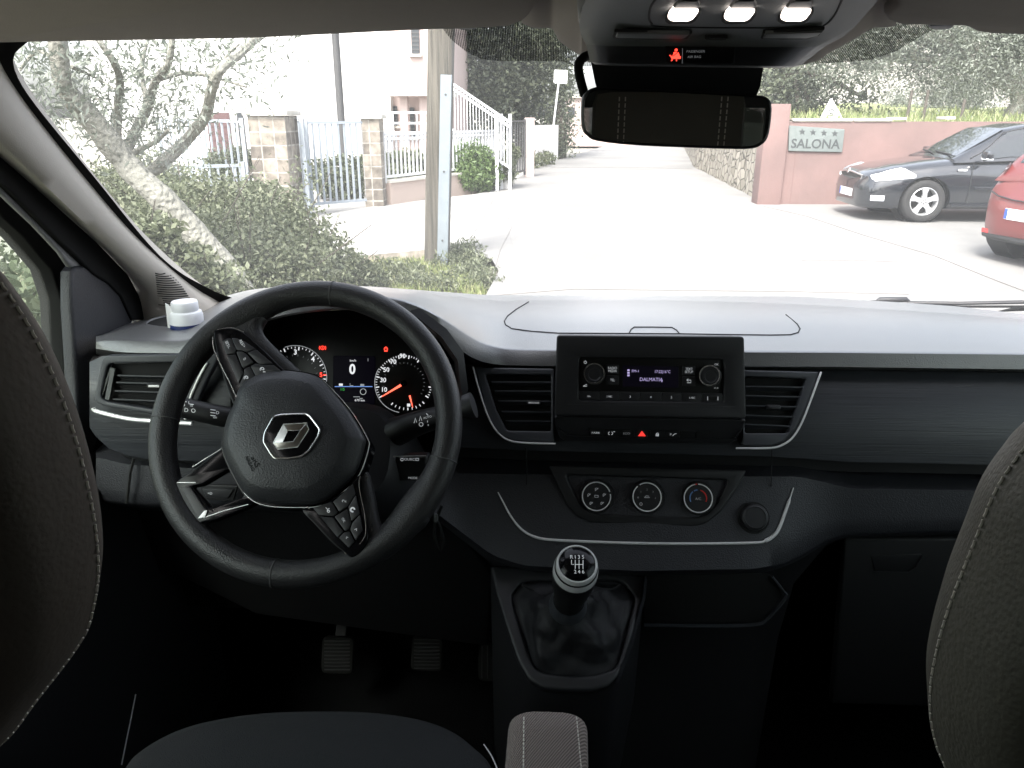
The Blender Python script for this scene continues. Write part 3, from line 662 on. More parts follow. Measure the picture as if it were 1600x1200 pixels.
s.line(qb, [(554,827.5),(557.5,826),(557,829.5)], 1, 'print_white', h=.0003); s.line(qb, [(541,842),(541.5,838.8),(544,840)], 1, 'print_white', h=.0003)
s.build('button_signs', SW)
# switch seen through the fork
q = wp(PY(345, 768, .975), 10); s = MB(); s.plate(q, [(312,757),(372,759),(364,783),(316,781)], .006, 'black_plastic', .001, h=.006, r=.002); s.plate(q, [(316,764),(365,765),(356,779),(322,778)], .004, 'button_black', .001, h=.009)
s.text(q, 328, 771, '=D', 4, 'print_white', h=.0098); s.build('headlight_level_switch', LOW)

# =====================================================================  AIR VENTS
def vent(name, label, pl, outer, inner, slats, tabp, chromes, xin, rnd=.004, tabm='dark_plastic'):
    e = empty(name, pl.hit(*tabp), parent=VAN, label=label)
    s = MB(); s.plate(pl, [outer, inner], .014, 'fascia_grey', .0022, h=.010, r=rnd); s.build('vent_frame', e)
    s = MB(); s.plate(pl, [inner], .001, 'seam', .0002, h=-.004)
    s.build('vent_cavity', e)
    for (x0, x1, y0, y1) in slats:
        q = pl.at(.004); a, b = q.hit(x0, y0), q.hit(x1, y1); s = MB(); t = (b - a).normalized(); dn = (q.n * .9 - q.v * -.0).normalized()
        d1, d2 = q.n * .004 + q.v * .0012, -q.n * .007 - q.v * .0035; th = q.v * .0009
        s.add([a + d1 + th, b + d1 + th, b + d2 + th, a + d2 + th, a + d1 - th, b + d1 - th, b + d2 - th, a + d2 - th], [(0, 1, 2, 3), (7, 6, 5, 4), (0, 4, 5, 1), (3, 2, 6, 7), (0, 3, 7, 4), (1, 5, 6, 2)], 'fascia_grey', flat=True)
        s.build('slat', e)
    s = MB(); s.rect(pl, *tabp, 22, 7, .010, 'dark_plastic', h=.012, r=.002, bev=.001); s.rect(pl, tabp[0], tabp[1] + .5, 17, 3.0, .001, tabm, h=.0128, r=.0006); s.build('vent_tab', e)
    for pts, wd in chromes:
        s = MB(); q = pl.at(.0125); s.tube([q.hit(*p) for p in catmull2(pts)], wd * .00045, 'chrome_trim', 8); s.build('chrome_strip', e)
    return e
def catmull2(pts, n=6): return [(p.x, p.y) for p in catmull([(a, b, 0) for a, b in pts], n)]
FP = wp(PY(1000, 640, 1.096), 23).at(.012)
vent('air_vent', 'trapezoid air vent left of the radio with a chrome lower edge', FP, [(742,574),(866,576),(866,692),(800,688),(776,676),(762,652)], [(758,585),(861,586),(861,674),(792,673),(775,640)],
     [(768,861,598,598.5),(773,861,612,612.8),(778,861,627.5,628.5),(784,861,644,645),(790,861,658.6,659.5)], (834,629), [([(739,573),(745,597),(755,630),(765,656),(778,676),(795,688),(820,692),(868,693.5)], 3.2)], 0, tabm='satin_silver')
vent('air_vent', 'trapezoid air vent right of the radio with a chrome lower edge', FP, [(1160,578),(1280,581),(1260,636),(1245,668),(1225,690),(1204,697),(1160,696)], [(1164,588),(1260,592),(1231,677),(1164,677)],
     [(1164,1254,605,606.5),(1164,1249,619.5,621.5),(1164,1244,635,637),(1164,1239,650,652.5),(1164,1234,664,667)], (1209,636), [([(1283,581),(1268,622),(1254,658),(1240,682),(1225,694),(1205,700),(1150,700.5)], 3.4)], 0)
LP = wp(PY(200, 610, .998), 8).at(.012)
vent('air_vent', 'rounded air vent at the driver door end of the dashboard', LP, [(160,556),(345,552),(320,600),(300,650),(240,648),(160,634),(146,626)], [(168,568),(316,566),(298,600),(284,638),(240,640),(165,628),(157,620)],
     [(186,312,587,590),(184,303,598,601),(182,297,611,614.5),(179,290,624,628.5)], (240,603), [([(146,637),(150,642),(175,649),(205,655),(240,658),(300,662)], 6.5), ([(323,567),(309,594),(297,622),(289,655)], 4)], 0, rnd=.008, tabm='satin_silver')
s = MB()
q = LP.at(.006); s.quadbar(q.hit(177, 575), q.hit(168, 624), .006, .003, 'grey_plastic', up=q.n)
for k in range(3): s.quadbar(q.hit(160 + k * 3, 620 - 9 * k), q.hit(167 + k * 3, 590 - 8 * k), .001, .002, 'grey_plastic', up=q.n)
s.build('vent_divider', VAN)

# =====================================================================  RADIO
RP = wp(PY(1017, 588, 1.052), 12)
RAD = empty('radio', RP.o, parent=VAN, label='black radio head unit with small violet display reading DALMATIA')
s = MB()
s.plate(RP, [[(870,524),(1163,526),(1166,655),(866,650)], [(905,558),(1131,562),(1131,629),(904,626)]], .012, 'dark_plastic', .0022, h=0, r=.005)
s.plate(RP, [[(872,526),(1161,528),(1163,653),(868,648)]], .055, 'dark_plastic', .002, h=-.0125, r=.005)
s.build('housing', RAD)
s = MB(); s.plate(RP, [(905,558),(1131,562),(1131,629),(904,626)], .004, 'cluster_black', .0003, h=-.006); s.build('faceplate', RAD)
# sloping bezel shoulders
s = MB(); q = RP
for a in ([(884,553),(1150,556),(1131,562),(905,558)], [(884,632),(1150,636),(1131,629),(904,626)]):
    s.add([RP.at(.0003).hit(*a[0]), RP.at(.0003).hit(*a[1]), RP.at(-.006).hit(*a[2]), RP.at(-.006).hit(*a[3])], [(0, 1, 2, 3)], 'black_plastic', flat=True)
s.build('bezel_shoulder', RAD)
for x, y in ((928.5,583.5),(1108.5,586.5)):
    s = MB(); s.disc(RP, x, y, 16.5, 'button_black', h=-.006, prof=[(1, 0), (1, .010), (.96, .0115), (.90, .0118), (.6, .0118), (.55, .011), (.001, .011)])
    s.ring(RP, x, y, 15.6, 1.9, 'chrome', h=.0056, t=.0009); s.build('knob', RAD)
s = MB(); s.plate(RP, [(973,571),(1060,573),(1060,606),(973,604)], .001, 'screen_dark', .0002, h=-.0052)
q = RP.at(-.0048)
s.text(q, 993, 580, 'FM-1', 4.2, 'glow_violet'); s.text(q, 1035, 581, '17:22|16°C', 4.6, 'glow_violet', sx=.85); s.text(q, 1017.5, 593.2, 'DALMATIA', 5.6, 'glow_violet', sx=.95)
s.line(q, [(1034,597),(1034,594)], 1, 'glow_violet')
for y in (578.5, 582.5, 586.5): s.rect(q, 982, y, 3.6, 2.8, .0003, 'glow_violet', h=.0006)
s.build('display', RAD)
for x, y, wd, t_ in ((957,577.5,19,'RADIO\nMEDIA'),(957,594,19,'TEL'),(1076.5,579,19,'TEXT\nSETUP'),(1076.5,596,19,'')):
    s = MB(); s.rect(RP, x, y, wd + 1, 14.5, .003, 'button_black', h=-.0035, r=.001); q = RP.at(-.003)
    if t_: s.text(q, x, y, t_, 3.9, 'print_white', sx=.85, h=.0002)
    else: s.line(q, [(x - 3,y - 2),(x + 3,y - 2),(x + 3,y + 2),(x - 3,y + 2)], 1, 'print_white', h=.0002); s.line(q, [(x - 1,y - 4),(x - 3.5,y - 2),(x - 1,y)], 1, 'print_white', h=.0002)
    s.build('button', RAD)
for i, t_ in enumerate(('1', '2', '3', '4', '5', '6', '')):
    x = 920 + i * 32.3; y = 618.5 + i * .5
    s = MB(); s.rect(RP, x, y, 31.4, 13.5, .004, 'button_black', h=-.0025, r=.0006)
    if i in (0, 1, 5): s.text(RP.at(-.002), x, y + .6, t_ + (' ABC' if i else 'abc')[:4], 3.0, 'print_white', h=.0002, sx=.8)
    elif t_: s.text(RP.at(-.002), x, y + .6, t_, 3.6, 'print_white', h=.0002)
    else: s.rect(RP, x, y + 1, 13, 5, .0004, 'seam', h=-.0018); s.line(RP.at(-.0018), [(x - 8,y - 2),(x - 8,y + 4)], 1, 'print_white'); s.line(RP.at(-.0018), [(x + 8,y - 2),(x + 8,y + 4)], 1, 'print_white')
    s.build('button', RAD)
s = MB(); q = RP.at(-.0055)
s.ring(q, 914.5, 566, 2, .8, 'print_white', a0=-240, a1=60); s.line(q, [(914.5,563),(914.5,566)], .8, 'print_white'); s.line(q, [(911,603.5),(917,600.5),(917,603.5),(911,603.5)], 1, 'print_white'); s.text(q, 1119.5, 569.5, 'OK', 3.2, 'print_white')
s.text(q, 1119, 606.5, '< >', 3.6, 'print_white'); s.build('signs', RAD)
# switch strip under the radio
SP = wp(PY(1015, 676, 1.045), -4)
SS = empty('switch_strip', SP.o, parent=VAN, label='row of small dash switches with a red hazard triangle')
s = MB(); s.plate(SP, [(866,651),(1166,656),(1160,672),(1148,690),(1140,694),(885,690),(874,684),(868,666)], .045, 'button_black', .002, h=-.004, r=.004); s.build('switch_panel', SS)
s = MB(); s.line(SP.at(-.003), [(869,666),(885,677),(900,681),(1130,686),(1146,682),(1158,672)], 2.2, 'dark_plastic', t=.003, smooth=3); s.build('panel_lip', SS)
for i, t_ in enumerate(('PARK', '(•)~', 'ECO', '', '', 'P△', '', '')):
    x = 931 + i * 24; y = 676.5 + i * .5
    s = MB(); s.rect(SP, x, y + 1, 22.5, 13, .004, 'black_plastic', h=-.002, r=.0012)
    q = SP.at(-.0015)
    if i == 3: s.add([q.at(.0006).hit(*p) for p in ((x - 6.2, y + 3.4), (x + 6.2, y + 3.6), (x, y - 4.8))], [(0, 1, 2)], 'glow_hazard', flat=True)
    elif i == 4: s.rect(q, x, y + 1.5, 5, 3.4, .0003, 'print_white', h=.0004); s.ring(q, x, y - .5, 1.6, .8, 'print_white', a0=0, a1=180)
    elif i == 1: s.ring(q, x - 2, y, 2.4, .9, 'print_white', a0=100, a1=260); s.ring(q, x, y, 2.4, .9, 'print_white', a0=-80, a1=80); s.line(q, [(x + 3, y - 2.4), (x + 6, y - 2.4)], 1, 'print_white')
    elif i == 5: s.text(q, x - 3, y, 'P', 3.4, 'print_white'); s.line(q, [(x, y + 2), (x + 3, y - 1), (x + 6, y - 1.5)], 1, 'print_white')
    elif t_: s.text(q, x, y, t_, 3.2, 'print_white' if i == 0 else 'print_grey', sx=1.1)
    s.build('switch', SS, 'hazard switch with red triangle' if i == 3 else None)

# =====================================================================  HEATER CONTROLS
HP = wp(PY(1011, 778, 1.052), 27)
HC = empty('heater_panel', HP.o, parent=VAN, label='sunken heater panel with three round knobs')
OUT = [(856,727),(1168,734),(1150,765),(1126,800),(1104,818),(1086,823),(925,817),(902,808),(884,786),(868,752)]
INN = [(884,742),(1138,750),(1122,786),(1104,804),(1086,808),(930,802),(910,792),(896,768)]
s = MB(); s.plate(HP, [OUT, INN], .012, 'black_plastic', .003, h=.006, r=.006); s.build('bezel', HC)
s = MB(); s.plate(HP, [INN], .004, 'button_black', .0005, h=-.004)
for y in (757, 768, 786, 795): s.line(HP.at(-.0038), [(905,y - 3),(1120,y + 3)], 1.2, 'dark_plastic')
s.build('recess_panel', HC)
def arc(c_, rad, a0, a1): return None
for i, (x, y) in enumerate(((932,775.5),(1011,776.5),(1091,778.5))):
    s = MB(); s.disc(HP, x, y, 27, 'black_plastic', h=-.004, prof=[(1, 0), (1, .006), (.93, .010), (.86, .010), (.86, .014), (.84, .016), (.001, .016)])
    s.ring(HP, x, y, 22, 1.7, 'satin_silver', h=.0122, t=.0007, a0=[20, 132, 100][i], a1=[370, 482, 450][i]); q = HP.at(.0123)
    if i == 0:
        for a, b in ((0,-11),(-12,-2),(12,-2),(-8.5,11),(8.5,11)):
            s.ring(q, x + a, y + b, 1.9, .8, 'print_grey', a0=0, a1=250); s.line(q, [(x + a - 2,y + b + 2.5),(x + a + 3,y + b - 2)], .8, 'print_grey')
        s.rect(q, x, y, 6, 4, .0003, 'print_grey', h=.0004); s.rect(q, x, y, 4.4, 2.6, .0003, 'button_black', h=.0006)
    elif i == 1:
        for t_, a, b in (('1',-9.5,-8),('2',0,-11.5),('3',9.5,-8),('0',-14,1),('4',13,2)): s.text(q, x + a, y + b, t_, 3, 'print_grey')
        s.line(q, [(x - 4,y + 1),(x - 2,y - 1.5),(x + 2,y - 1.5),(x + 4,y + 1),(x - 4,y + 1)], .9, 'print_grey'); s.ring(q, x - 9.5, y + 11, 2, .8, 'print_grey')
    else:
        s.text(q, x, y + 1, 'A/C', 4, 'print_grey'); s.ring(q, x, y, 13, 1.8, 'print_blue', a0=95, a1=120, n=8); s.ring(q, x, y, 13, 1.8, 'print_blue', a0=130, a1=205, n=16); s.ring(q, x, y, 13, 1.8, 'print_red', a0=-25, a1=75, n=20)
        s.ring(q, x, y, 22, 2, 'print_red', h=.0008, a0=94, a1=102, n=4)
    s.build('knob', HC)
c_ = on_low(1177, 809, .0); q = PL(c_, HP.n)
s = MB(); s.disc(q, 1177, 809, 25, 'seam', prof=[(1, .0), (1, .002), (.9, .0025), (.001, .0025)]); s.disc(q, 1177, 808, 20.5, 'dark_plastic', prof=[(1.02, .0), (1.02, .008), (.96, .011), (.80, .0125), (.76, .0115), (.001, .0118)])
s.build('power_socket_cap', LOW, 'round rubber cap of the power socket')

# =====================================================================  GEAR LEVER
g_t, g_b = PY(905, 900, 1.02), PY(905, 1078, .875)
gn = Vector((0, -(g_t - g_b).z, (g_t - g_b).y)); GP = PL((g_t + g_b) / 2, gn, up=(0, 0, 1))
GO = [(766,884),(1011,892),(1004,935),(986,1000),(966,1056),(950,1072),(925,1079),(880,1079),(848,1075),(826,1062),(808,1030),(790,975),(775,925)]
GI = [(820,906),(985,905),(996,918),(991,945),(976,1000),(966,1035),(955,1048),(930,1054),(880,1054),(848,1050),(836,1040),(825,1000),(806,945),(800,922)]
GI = [(822,907),(960,906),(975,910),(991,932),(990,945),(976,1000),(969,1030),(960,1044),(930,1053),(890,1055),(850,1050),(835,1042),(824,1015),(803,950),(800,928),(812,912)]
s = MB(); s.plate(GP, [GO, GI], .02, 'dark_plastic', .005, h=.004, r=.006)
body = [GP.at(-.008).hit(*p) for p in GO]
dn = [p + Vector((0, .05, -.40)) for p in body]; s.loft([body, dn], 'dark_plastic', closed=True)
GL = empty('gear_lever', GP.o, parent=VAN, label='six speed gear lever with chrome ringed knob and black leather boot')
s.build('gear_console', GL)
s = MB(); s.loft([[PY(1008, 896, 1.012), PY(1004, 935, .98), PY(985, 1000, .94), PY(962, 1066, .885)], [PY(1012, 900, 1.02), PY(1008, 937, .99), PY(990, 1002, .95), PY(967, 1068, .895)]], 'dash_low'); s.build('console_edge', GL)
# wrinkled boot: rings from the frame up to the collar
KB = PY(888, 942, .915); KT = PY(901, 884, .845)
NB = 72; ring0 = catmull([(*GP.uv(*p), 0) for p in GI], 6, True); k = len(ring0) / NB
base = [ring0[int(i * k) % len(ring0)] for i in range(NB)]
ang = [math.atan2(p.y - GP.uv(890, 975)[1], p.x - GP.uv(890, 975)[0]) for p in base]
rows = []; axk = (KT - KB).normalized(); ux = axk.cross(Vector((0, 1, 0))).normalized(); uy = axk.cross(ux)
from mathutils import noise as mn
cu_, cv_ = GP.uv(890, 962)
for j in range(15):
    t = j / 14; row = []
    for i, p in enumerate(base):
        b = GP.w(p.x, p.y, -.004); a = ang[i]
        # collar point in the direction of a
        dirw = (GP.u * math.cos(a) + GP.v * math.sin(a)); dirw = (dirw - axk * dirw.dot(axk)).normalized()
        top = KB - axk * .012 + dirw * .021
        e = t ** 1.0; pt = b.lerp(top, e); bulge = math.sin(math.pi * t) ** .8
        pt = pt + GP.n * (.010 * math.sin(math.pi * min(t * 1.25, 1)) - .026 * math.sin(math.pi * t) * (1 - t))
        f = math.sin(a * 3 + 5 * t + 1.2) * .006 + math.sin(a * 7 - 9 * t) * .003 + (abs(mn.noise(Vector((a * 1.6, t * 4, 3.1)))) - .2) * .015 + abs(mn.noise(Vector((math.cos(a) * 3, math.sin(a) * 3, t * 7)))) * .004
        pt = pt + (GP.n * .8 + dirw * .5) * f * bulge
        row.append(pt)
    rows.append(row)
s = MB(); s.loft(rows, 'boot_leather', closed=True); s.build('gear_boot', GL, angle=75)
s = MB(); s.lathe(KB - axk * .015, axk, [(.0265, 0), (.027, .006), (.0245, .014), (.0215, .024)], 'fascia_grey', 28); s.build('boot_collar', GL)
kl = (KT - KB).length
s = MB(); s.lathe(KB, axk, [(.0195, 0), (.021, kl * .2), (.0255, kl * .45), (.0285, kl * .7), (.0290, kl * .85), (.0275, kl * .93)], 'black_plastic', 36)
s.lathe(KB, axk, [(.0289, kl * .86), (.0284, kl * .94), (.0276, kl * .965)], 'chrome_trim', 36); s.lathe(KB, axk, [(.0270, kl * .965), (.0266, kl * .985)], 'seam', 36); s.lathe(KB, axk, [(.0264, kl * .985), (.0262, kl * 1.035), (.0248, kl * 1.055), (.0234, kl * 1.055), (.0228, kl * 1.045)], 'chrome_trim', 36)
s.lathe(KB, axk, [(.0232, kl * 1.045), (.018, kl * 1.075), (.010, kl * 1.10), (.0001, kl * 1.11)], 'piano_black', 36)
kq = PL(KB + axk * kl * 1.115, axk); 
def kp(x, y): return kq.w((x - 902) * .00076, -(y - 884) * .00076)
q = kq
cx0, cy0 = 901, 883
s.build('gear_knob', GL)
s = MB()
for t_, x, y in (('R',893,870.5),('1',898.8,870.5),('3',904.6,870.5),('5',911,870.5),('2',898.8,893.5),('4',904.8,893.5),('6',911.2,893.5)): s.text(kq, x, y, t_, 5.8, 'print_white', h=.0002)
for pts in ([(898.8,875),(898.8,889)],[(904.8,875),(904.8,889)],[(911,875),(911,889)],[(898.8,882),(911,882)],[(893,875),(893,882),(897,882)]): s.line(kq, pts, 1, 'print_white', h=.0002)
s.build('shift_pattern', GL)

# pedals
for x, y, wd, ht, nm, lb in ((527,1024,50,58,'clutch_pedal','ribbed black clutch pedal deep in the dark footwell'),(667,1022,50,54,'brake_pedal','ribbed black brake pedal deep in the dark footwell'),(762,1034,30,62,'accelerator_pedal','narrow ribbed accelerator pedal in the footwell')):
    q = wp(PY(x, y, 1.22), 25); s = MB(); s.rect(q, x, y, wd, ht, .014, 'rubber', r=.012, bev=.003)
    if nm == 'accelerator_pedal':
        for k in (-9, 0, 9): s.line(q, [(x + k,y - 26),(x + k,y + 26)], 2, 'black_plastic', t=.002)
    else:
        for k in range(-4, 5): s.line(q, [(x - 20,y + k * 5.6),(x + 20,y + k * 5.6)], 2, 'black_plastic', t=.002)
    s.quadbar(q.hit(x, y) - q.n * .006, q.hit(x, y) + Vector((0, .14, .12)), .02, .008, 'black_plastic'); s.build(nm, VAN, lb)
# =====================================================================  WINDSCREEN, PILLARS, DOORS, ROOF
def bez3(a, b, c, t): return Vector(a) * (1 - t) ** 2 + Vector(b) * 2 * t * (1 - t) + Vector(c) * t * t
NB_, NT_ = 40, 10
base_c = [bez3((-.74, 1.34, 1.13), (.157, 2.06, 1.09), (1.054, 1.34, 1.13), i / NB_) for i in range(NB_ + 1)]
head_c = [bez3((-.70, .84, 1.70), (.157, 1.10, 1.73), (1.014, .84, 1.70), i / NB_) for i in range(NB_ + 1)]
rows = []
for k in range(NT_ + 1):
    t = k / NT_; rows.append([a * (1 - t) + b * t + Vector((0, .5, .8)).normalized() * .03 * math.sin(math.pi * t) for a, b in zip(base_c, head_c)])
s = MB(); s.loft(rows, 'windscreen_glass'); WS = s.build('windscreen', VAN, 'slightly dusty curved windscreen')
gbvh = BVHTree.FromPolygons([Vector(v) for v in s.v], s.f)
def on_glass(px, py, off=.003):
    d = ray(px, py).normalized(); h = gbvh.ray_cast(EYE, d); return (h[0] if h[0] is not None else PY(px, py, .95)) - d * off
# dotted black print round the mirror foot
fm = bpy.data.materials.new('dot_print'); fm.use_nodes = True; t_ = fm.node_tree; Lk = t_.links; t_.nodes.remove(t_.nodes['Principled BSDF'])
tc = t_.nodes.new('ShaderNodeTexCoord'); mp = t_.nodes.new('ShaderNodeMapping'); mp.inputs['Scale'].default_value = (1, 0, 1.9); Lk.new(tc.outputs['Object'], mp.inputs[0])
vo = t_.nodes.new('ShaderNodeTexVoronoi'); vo.inputs['Scale'].default_value = 480; vo.inputs['Randomness'].default_value = 0; Lk.new(mp.outputs[0], vo.inputs['Vector'])
gt = t_.nodes.new('ShaderNodeMath'); gt.operation = 'LESS_THAN'; gt.inputs[1].default_value = .44; Lk.new(vo.outputs['Distance'], gt.inputs[0])
tr = t_.nodes.new('ShaderNodeBsdfTransparent'); df = t_.nodes.new('ShaderNodeBsdfDiffuse'); df.inputs[0].default_value = (.006, .006, .006, 1)
mx = t_.nodes.new('ShaderNodeMixShader'); Lk.new(gt.outputs[0], mx.inputs[0]); Lk.new(tr.outputs[0], mx.inputs[1]); Lk.new(df.outputs[0], mx.inputs[2]); Lk.new(mx.outputs[0], t_.nodes['Material Output'].inputs[0]); MATS['dot_print'] = fm
fx = np.arange(688, 1473, 8.0)
top = np.full(len(fx), -10.0); bot = np.interp(fx, [688, 705, 730, 752, 775, 880, 900, 1200, 1320, 1360, 1400, 1430, 1472], [40, 62, 82, 92, 95, 96, 104, 104, 97, 94, 80, 62, 38])
s = MB(); s.loft([[on_glass(x, a * (1 - t) + b * t) for x, a, b in zip(fx, top, bot)] for t in (0, .33, .66, 1)], 'dot_print'); s.build('dotted_sunband', WS)
# black border of the glass at the pillar
Aout = [(-120,-40),(-60,30),(-15,75),(2,108),(42,167),(125,271),(208,367),(292,442),(346,475),(380,482)]
Ain = [(60,20),(60,45),(42,67),(23,84),(24,112),(54,162),(146,275),(250,400),(325,450),(375,469),(400,476)]
Ai = catmull2(Ain, 6); Ao = catmull2(Aout, 6)
def resamp(p, n):
    p = np.array(p, float); d = np.r_[0, np.cumsum(np.hypot(*np.diff(p, axis=0).T))]; t = np.linspace(0, d[-1], n); return list(zip(np.interp(t, d, p[:, 0]), np.interp(t, d, p[:, 1])))
s = MB(); s.loft([[on_glass(*p) for p in resamp(Ai, 50)], [on_glass(*p) for p in resamp(Ao, 50)]], 'rubber'); s.build('glass_border', WS)
# A pillar trim
PA = [(-220,-140),(-130,-60),(-60,30),(-15,75),(5,112),(42,167),(125,271),(208,367),(292,442),(346,475),(372,492)]
PB = [(-380,20),(-280,60),(-170,120),(-90,175),(-40,212),(0,246),(65,302),(148,376),(200,430),(217,462),(226,512)]
rowsp = []
PAr, PBr = resamp(catmull2(PA, 5), 40), resamp(catmull2(PB, 5), 40)
for a, b in zip(PAr, PBr):
    pa = on_glass(*a, .006); pb = PX(*b, -.665); mid = pa.lerp(pb, .45) + Vector((.022, -.035, -.002)); m1 = pa.lerp(mid, .55) + Vector((.010, -.008, .003)); m2 = pb.lerp(mid, .55) + Vector((.008, -.018, 0))
    rowsp.append([pa + Vector((0, .03, 0)), pa, m1, mid, m2, pb, pb + Vector((-.03, .02, 0))])
def mirx(p): return Vector((.314 - p[0], p[1], p[2]))
s = MB(); s.loft(rowsp, 'pillar_trim'); PT = s.build('pillar_trim', VAN, 'pale grey windscreen pillar trim', angle=80)
pbv = BVHTree.FromPolygons([Vector(v) for v in s.v], s.f)
s2 = MB(); s2.loft([[mirx(p) for p in r_] for r_ in rowsp], 'pillar_trim'); s2.build('pillar_trim', VAN, angle=80)
s = MB()
for k in range(15):
    y = 427 + k * 3.5; x0 = 243 + k * .35; x1 = 258 + 44 * (k / 14) ** .6; pts = []
    for t in np.linspace(0, 1, 7):
        d = ray(x0 + (x1 - x0) * t, y + 1.5 * math.sin(3.14 * t)).normalized(); h = pbv.ray_cast(EYE, d)
        if h[0] is not None: pts.append(h[0] - d * .0004)
    if len(pts) > 3: s.tube(pts, .0009, 'seam', 6)
s.build('speaker_ribs', PT)
# door: planes across the van, (y, z) coordinates
def XPL(x): return PL((x, 0, 0), (1, 0, 0))
def yz(pl, pts): return [pl.uv(*p) for p in pts]
winE = [(-100,245),(-40,296),(0,334),(40,372),(82,422),(97,470),(102,583),(106,700)]
def door(side):
    f = (lambda p: p) if side < 0 else mirx
    X0 = -.70; q = XPL(X0); C = yz(q, [(208,498),(193,461),(176,442),(154,430),(23,300),(-100,190)])
    hole = yz(q, winE); hp = [(.05, hole[0][1] + .13)] + [(.25, hole[0][1] + .13)] + hole + [(hole[-1][0] - .04, 1.12), (.02, 1.12), (-.02, 1.16)]
    outer = [(-.15, .42), (1.42, .42), (1.42, 1.16)] + C + [(C[-1][0] - .12, 1.70), (-.15, 1.71)]
    e = empty('front_door', f(Vector((X0, .5, .42))), parent=VAN, label='dark door trim and window frame on the driver side' if side < 0 else None)
    def B(name, m): 
        if side > 0: m.v = [tuple(mirx(v)) for v in m.v]
        return m.build(name, e)
    s = MB(); s.plate_uv(q, [outer, hp], .035, 'rubber', .004); B('window_frame', s)
    s = MB(); q2 = XPL(X0 - .018); s.plate_uv(q2, [hp], .003, 'side_glass', 0); B('window_pane', s)
    q3 = XPL(-.672); s = MB()
    Cc = yz(q3, [(-160,130),(-60,222),(23,298),(90,362),(140,415),(154,430)]); Dd = yz(q3, [(110,417),(95,395),(55,352),(0,300),(-80,222),(-180,150)])
    s.plate_uv(q3, [Cc + Dd], .008, 'door_grey', .003); B('frame_strip', s)
    q5 = XPL(-.664); s = MB(); s.plate_uv(q5, [yz(q5, [(-260,60),(-90,172),(0,240),(65,300),(150,376),(200,428),(217,459),(230,500),(207,500),(190,463),(172,444),(150,430),(90,372),(23,305),(-90,200),(-270,80)])], .010, 'rubber', .003); B('door_seal', s)
    s = MB(); s.plate_uv(XPL(-.668), [yz(XPL(-.668), [(113,424),(120,415),(135,415),(152,427),(176,442),(193,461),(209,500),(190,560),(150,700),(128,760),(118,560),(113,480)])], .02, 'dash_low', .006); B('sail_panel', s)
    s = MB(); s.loft([[Vector((-.685, -.1, z)), Vector((-.68, .5, z)), Vector((-.675, 1.3, z))] if k == 0 else [Vector((-.64 + .03 * (k == 3), -.1, z)), Vector((-.635 + .03 * (k == 3), .5, z)), Vector((-.655, 1.3, z))] for k, z in enumerate((1.10, 1.06, .80, .45))], 'dark_plastic'); B('door_panel', s)
    if side < 0:
        s = MB(); s.tube(catmull([PX(150, 930, -.655), PX(146, 950, -.64), PX(138, 972, -.64), PX(132, 985, -.655)], 6), .0045, 'chrome', 10); B('door_handle', s)
        s = MB(); s.tube([PX(212, 1085, -.62), PX(203, 1130, -.615), PX(190, 1195, -.61)], .0011, 'satin_silver', 6); B('sill_edge', s)
door(-1); door(1)
# roof lining and the rear shell (a van full of seats behind the camera: dark, tinted)
s = MB(); hr = [[a + Vector((0, -.03, .01)) for a in head_c], [Vector((a.x, .70, 1.715)) for a in head_c], [Vector((a.x, 0, 1.73)) for a in head_c], [Vector((a.x, -2.4, 1.73)) for a in head_c]]
s.loft(hr, 'headliner'); s.loft([[a + Vector((0, .03, .02)) for a in head_c], [a + Vector((0, -.03, .01)) for a in head_c]], 'headliner'); s.build('roof_lining', VAN)
s = MB(); up = [a + Vector((0, .02, .03)) for a in head_c]; s.loft([up, [Vector((a.x, .7, 1.80)) for a in head_c], [Vector((a.x, -2.45, 1.80)) for a in head_c]], 'grey_plastic'); s.build('roof_panel', VAN)
s = MB()
for x in (-.71, 1.024):
    q = XPL(x); s.plate_uv(q, [[(-2.42, .4), (-.15, .4), (-.15, 1.74), (-2.42, 1.74)], [(-2.2, 1.22), (-.5, 1.22), (-.5, 1.55), (-2.2, 1.55)]], .03, 'grey_plastic', .002)
q = PL((0, -2.42, 0), (0, 1, 0)); s.plate_uv(q, [[(-1.03, .4), (.71, .4), (.71, 1.74), (-1.03, 1.74)], [(-.8, 1.2), (.5, 1.2), (.5, 1.55), (-.8, 1.55)]], .03, 'grey_plastic', .002)
s.build('rear_shell', VAN)
glassmat('dark_tint', (.10, .11, .105), .05, 0)
mt = glassmat('tinted_glass', (.34, .36, .35), .05, 0)
for x in (-.72, 1.034):
    s = MB(); s.plate_uv(XPL(x), [[(-2.22, 1.2), (-.48, 1.2), (-.48, 1.57), (-2.22, 1.57)]], .004, 'tinted_glass', 0); s.build('rear_side_pane', VAN)
s = MB(); s.plate_uv(PL((0, -2.44, 0), (0, 1, 0)), [[(-.82, 1.18), (.52, 1.18), (.52, 1.57), (-.82, 1.57)]], .004, 'dark_tint', 0); s.build('rear_pane', VAN)
s = MB(); s.box((.157, -.8, .41), (1.72, 3.2, .03), 'carpet'); s.build('rear_floor', VAN)
